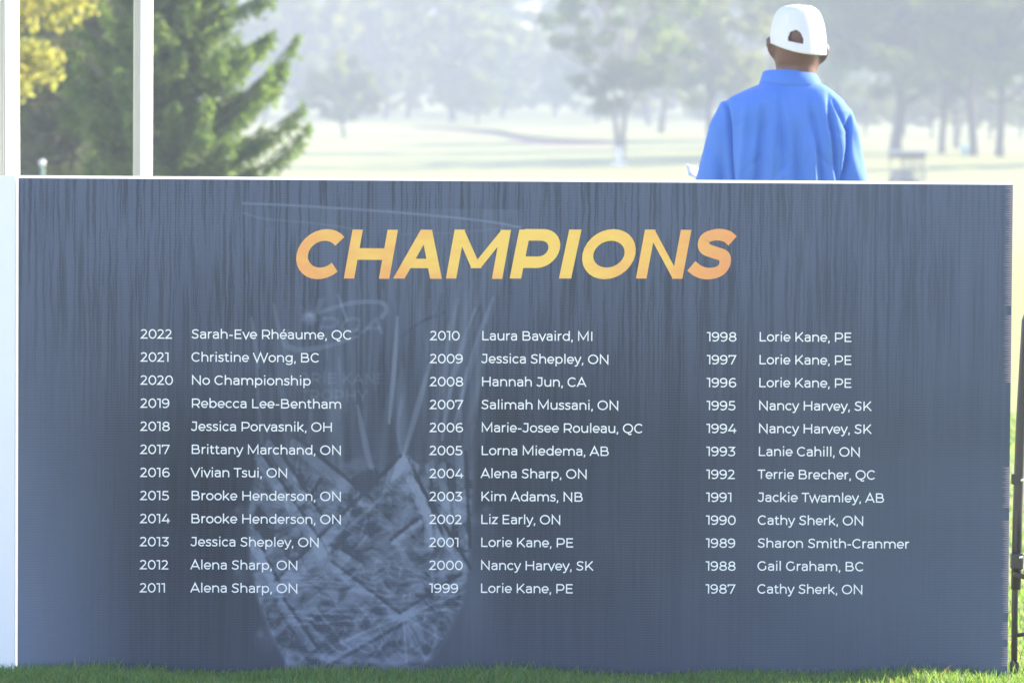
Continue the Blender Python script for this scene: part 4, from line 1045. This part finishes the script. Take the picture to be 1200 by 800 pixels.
# spruces at the left
def spruce(seed, h, rbase, nwh, per, lsize, dens, rise=0.25, gapz=0.15, prof=None):
    rng = np.random.default_rng(seed); mb = MB(); mb.tube([(0, 0, -.3), (.02, 0, h*.4), (0, .02, h*.98)], [h*.022, h*.014, .012], 10); C_ = []
    for i in range(nwh):
        t = i/nwh; z = gapz+(h-gapz)*t**.95; r_ = rbase*(1-t)**.85*rng.uniform(.82, 1.12)+.12
        if prof: r_ = float(np.interp(t, prof[0], prof[1]))*rng.uniform(.92, 1.06)
        for k in range(per):
            a = 2*math.pi*(k+rng.random()*.8)/per+i*1.3; ln = r_*rng.uniform(.65, 1.2); d = np.array([math.cos(a), math.sin(a), 0]); zz = z+rng.normal()*.06
            pts = []
            rs_ = rise*(rng.uniform(.55, 1.5) if prof else 1.0)
            if prof: ln *= rng.choice([.85, 1.0, 1.12])
            for s_ in np.linspace(0, 1, 7):
                pts.append(np.array([0, 0, zz])+d*ln*s_+np.array([0, 0, ln*(-.22*s_+rs_*1.7*s_*s_)]))
            mb.tube([tuple(p) for p in pts[::2]], [.03*(1-t)+.01, .02*(1-t)+.006, .012, .004], 5, False)
            m = int(dens*ln); s_ = rng.random(m)**.75; f = s_*6; i0 = np.minimum(f.astype(int), 5); P = np.array(pts); c = P[i0]+(P[i0+1]-P[i0])*(f-i0)[:, None]
            sd = np.array([-d[1], d[0], 0]); w_ = ((.21 if prof else .30)*ln*(1-s_)+.06)*rng.uniform(-1, 1, m)
            c = c+sd*w_[:, None]+d*(np.abs(w_)*.5)[:, None]; c[:, 2] += -np.abs(w_)*.25-np.abs(rng.normal(0, .07, m))+rng.normal(0, .025, m)
            C_.append(c)
    cc_ = np.concatenate(C_); return mb, leaf_quads(cc_, lsize, rng, .3, .24)
mb, lf = spruce(50, 5.6, 1.66, 30, 8, .12, 420, .35, .15, ([0, .08, .2, .3, .42, 1], [.55, .80, 1.20, 1.20, .92, .08]))
x = px_at(205, 50); tree_thing('spruce_tree', x, 50, 'sunlit green spruce with upswept branch tips right of the slim tent leg', mb, lf, M['spruce'], M['bark'], 'conifers at the left')
mb, lf = spruce(51, 6.5, 1.6, 24, 9, .12, 200, .25)
x = px_at(85, 56); tree_thing('spruce_tree', x, 56, 'dark spruce between the two tent legs', mb, lf, M['dark_spruce'], M['bark'], 'conifers at the left')
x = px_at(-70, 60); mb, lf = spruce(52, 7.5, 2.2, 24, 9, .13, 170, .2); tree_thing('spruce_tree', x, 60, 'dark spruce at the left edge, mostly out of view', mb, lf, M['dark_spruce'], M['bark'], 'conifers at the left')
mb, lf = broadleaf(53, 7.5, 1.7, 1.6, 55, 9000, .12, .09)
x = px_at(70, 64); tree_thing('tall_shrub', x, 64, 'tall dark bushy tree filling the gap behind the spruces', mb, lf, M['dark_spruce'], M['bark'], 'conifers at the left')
# golden-leaved tree, its low boughs hang in the upper left corner
mb, lf = broadleaf(54, 4.6, 1.75, 1.40, 60, 15000, .085, .07, wall=.45)
x = px_at(-78, 44); tree_thing('golden_tree', x, 44, 'golden yellow-green leafy tree in the upper left corner by the thick tent leg', mb, lf, M['golden'], M['bark'], None)

# ------------------------------------------------------------------ bunker
def bunker():
    path = [(478, 151), (500, 151.5), (540, 153), (575, 156), (605, 162), (635, 166.5), (670, 168), (705, 168), (735, 167)]
    pts = []
    for px, py in path:
        # where the line of sight meets the ground
        d = ray(px, py); lo = 215.0
        Yv = lo
        while Yv < 430:
            p = CAM+d*(Yv/d.y)
            if p.z < gz(p.x, Yv): break
            Yv += .5
        pts.append((CAM+d*(Yv/d.y), Yv))
    root = empty('sand_bunker', (pts[4][0].x, pts[4][1], gz(pts[4][0].x, pts[4][1])), 'shallow sand bunker with a dark curved lip across the fairway', 'bunker')
    org = np.array(root.location[:]); n = len(pts); fine = cr([(p.x, Y_) for p, Y_ in pts], 6)
    lip = []; sand = []; N = len(fine)
    for i, (x, y) in enumerate(fine):
        e = math.sin(math.pi*i/(N-1))**.6; h = .05+.24*e; g0 = gz(x, y)
        lip += [(x, y, g0+.004), (x, y+.15, g0+h), (x, y+1.2, g0+h+.03), (x, y+6, gz(x, y+6)-.05)]
        for s_ in range(5): yy = y-.02-s_*e*3.0-.02*s_; sand.append((x, yy, gz(x, yy)+.012))
    A_ = MB(); A_.add([tuple(np.array(v)-org) for v in lip], [f for i in range(N-1) for f in ((i*4, i*4+4, i*4+5, i*4+1),)]); A_.build('lip', M['earth'], root)
    A_ = MB(); A_.add([tuple(np.array(v)-org) for v in lip], [f for i in range(N-1) for k in (1, 2) for f in ((i*4+k, i*4+4+k, i*4+5+k, i*4+1+k),)], True); A_.build('mound', M['lawn'], root)
    A_ = MB(); A_.add([tuple(np.array(v)-org) for v in sand], [(i*5+k, i*5+k+1, i*5+6+k, i*5+5+k) for i in range(N-1) for k in range(4)], True); A_.build('sand', M['sand'], root)
bunker()

# ------------------------------------------------------------------ golf cart
def cart():
    Y = 186.0; x = at(1063, 190, Y).x; z = gz(x, Y)
    zt = at(1063, 177, Y).z; k = (zt-z)/1.85
    t = empty('golf_cart', (x, Y, z), 'golf cart with a pale roof parked on the grass right of the man', 'golf cart'); t.scale = (k*.74, k*.9, k); t.rotation_euler = (0, 0, R(14))
    body = MB()
    body.loft([(0, 0, .25, .58, 1.10, .5), (0, 0, .45, .60, 1.15, .5), (0, -.1, .60, .50, .95, .5), (0, -.72, .78, .40, .34, .6), (0, -.78, .90, .30, .22, .7)], 24); body.build('body', M['cartbody'], t)
    mb = MB(); mb.bbox(-.5, .5, .55, 1.05, .60, .95, .04); mb.build('bag_well', M['cartbody'], t)
    mb = MB(); mb.bbox(-.68, .68, -.85, .85, 1.76, 1.87, .04); rf_ = mb.build('roof', M['cartroof'], t)
    mb = MB(); mb.bbox(-.58, .58, -.75, .78, 1.60, 1.757, .02); mb.build('roof_shade', M['black'], rf_)  # black box added for the dark shade under the roof
    for sx in (-1, 1):
        for y0, y1 in ((-.85, -.65), (.55, .65)):
            mb = MB(); mb.tube([(sx*.52, y0, .70), (sx*.55, y1, 1.62)], .032, 8); mb.build('post', M['black'], t)
    mb = MB(); mb.add([(-.50, -.83, .82), (.50, -.83, .82), (.52, -.68, 1.74), (-.52, -.68, 1.74), (-.50, -.82, .82), (.50, -.82, .82), (.52, -.67, 1.74), (-.52, -.67, 1.74)], [(0, 1, 2, 3), (7, 6, 5, 4)]); mb.build('windscreen', M['glass'], t)
    mb = MB(); mb.bbox(-.52, .52, .0, .45, .70, .82, .04); mb.build('seat', M['seat'], t)
    mb = MB(); mb.bbox(-.52, .52, .42, .52, .86, 1.22, .03); mb.build('backrest', M['seat'], t)
    mb = MB(); mb.tube([(-.22, -.62, .80), (-.22, -.35, 1.00)], .015, 8)
    ring = [(-.22+.16*math.cos(a), -.35+.05*math.sin(a), 1.0+.15*math.sin(a)) for a in np.linspace(0, 2*math.pi, 17)]; mb.tube(ring, .014, 6); mb.build('steering_wheel', M['black'], t)
    for sx in (-1, 1):
        for y in (-.80, .78):
            mb = MB(); mb.tube([(sx*.46, y, .23), (sx*.48, y, .23), (sx*.60, y, .23), (sx*.62, y, .23)], [.19, .23, .23, .19], 20); wh = mb.build('wheel', M['rubber'], t)
            mb = MB(); mb.tube([(sx*.60, y, .23), (sx*.628, y, .23)], [.11, .10], 14); mb.build('rim', M['steel'], wh)
    for sx in (-1, 1):
        mb = MB(); mb.ball((sx*.38, -1.07, .58), (.07, .05, .06)); mb.build('headlight', M['white_metal'], t)
cart()

# ------------------------------------------------------------------ small things out on the course
def small():
    Y = 229; x = px_at(727, Y)-.05; z = gz(x, Y)
    zb = z; t = empty('lit_trunk_foot', (x, Y, z), 'pale panel and base added for the lit white foot of the forked tree', 'stand_in')
    mb = MB(); mb.bbox(-.14, .14, -.03, .03, .22, .92, .02); mb.build('panel', M['white_metal'], t)  # added panel stands for the white trunk foot with light on it
    mb = MB(); mb.bbox(-.34, .34, -.16, .16, 0, .20, .03); mb.build('base', M['white_metal'], t)
    Y = 246.6; x = px_at(1131, Y); t = empty('litter_bin', (x, Y, gz(x, Y)), 'pale blue bin on the grass beside a straight tree trunk', 'bin')
    mb = MB(); mb.loft([(0, 0, 0, .15, .15), (0, 0, .42, .19, .19), (0, 0, .46, .20, .20)], 18); mb.build('bucket', M['bluebin'], t)
    mb = MB(); mb.loft([(0, 0, .465, .21, .21), (0, 0, .50, .20, .20), (0, 0, .56, .08, .08)], 18); mb.build('lid', M['bluebin'], t)
    Y = 40; p = at(49.5, 191, Y); z = gz(p.x, Y); t = empty('glint_globe', (p.x, Y, z), 'small pale globe on a green post, added for a blurred glint before the dark spruce', 'stand_in')
    mb = MB(); mb.ball((0, 0, p.z-z), .028); mb.build('globe', M['white_metal'], t)  # made-up ball in place of an out-of-focus highlight
    mb = MB(); mb.tube([(0, 0, 0), (0, 0, p.z-z-.026)], .018, 10); mb.build('post', M['greenpost'], t)
small()

# ------------------------------------------------------------------ morning haze
def haze():
    mb = MB(); mb.box(-405, 405, -65, 1015, -4, 46); o = mb.build('haze', None)
    m = bpy.data.materials.new('haze'); m.use_nodes = True; nt = m.node_tree; nt.nodes.clear()
    out = nt.nodes.new('ShaderNodeOutputMaterial'); v = nt.nodes.new('ShaderNodeVolumePrincipled')
    v.inputs['Color'].default_value = (0.70, 0.73, 0.83, 1); v.inputs['Density'].default_value = 0.0023; v.inputs['Anisotropy'].default_value = -0.5
    nt.links.new(v.outputs[0], out.inputs['Volume']); o.data.materials.append(m)
    tag(o, 'pale morning haze over the golf course', 'haze', kind='stuff')
haze()
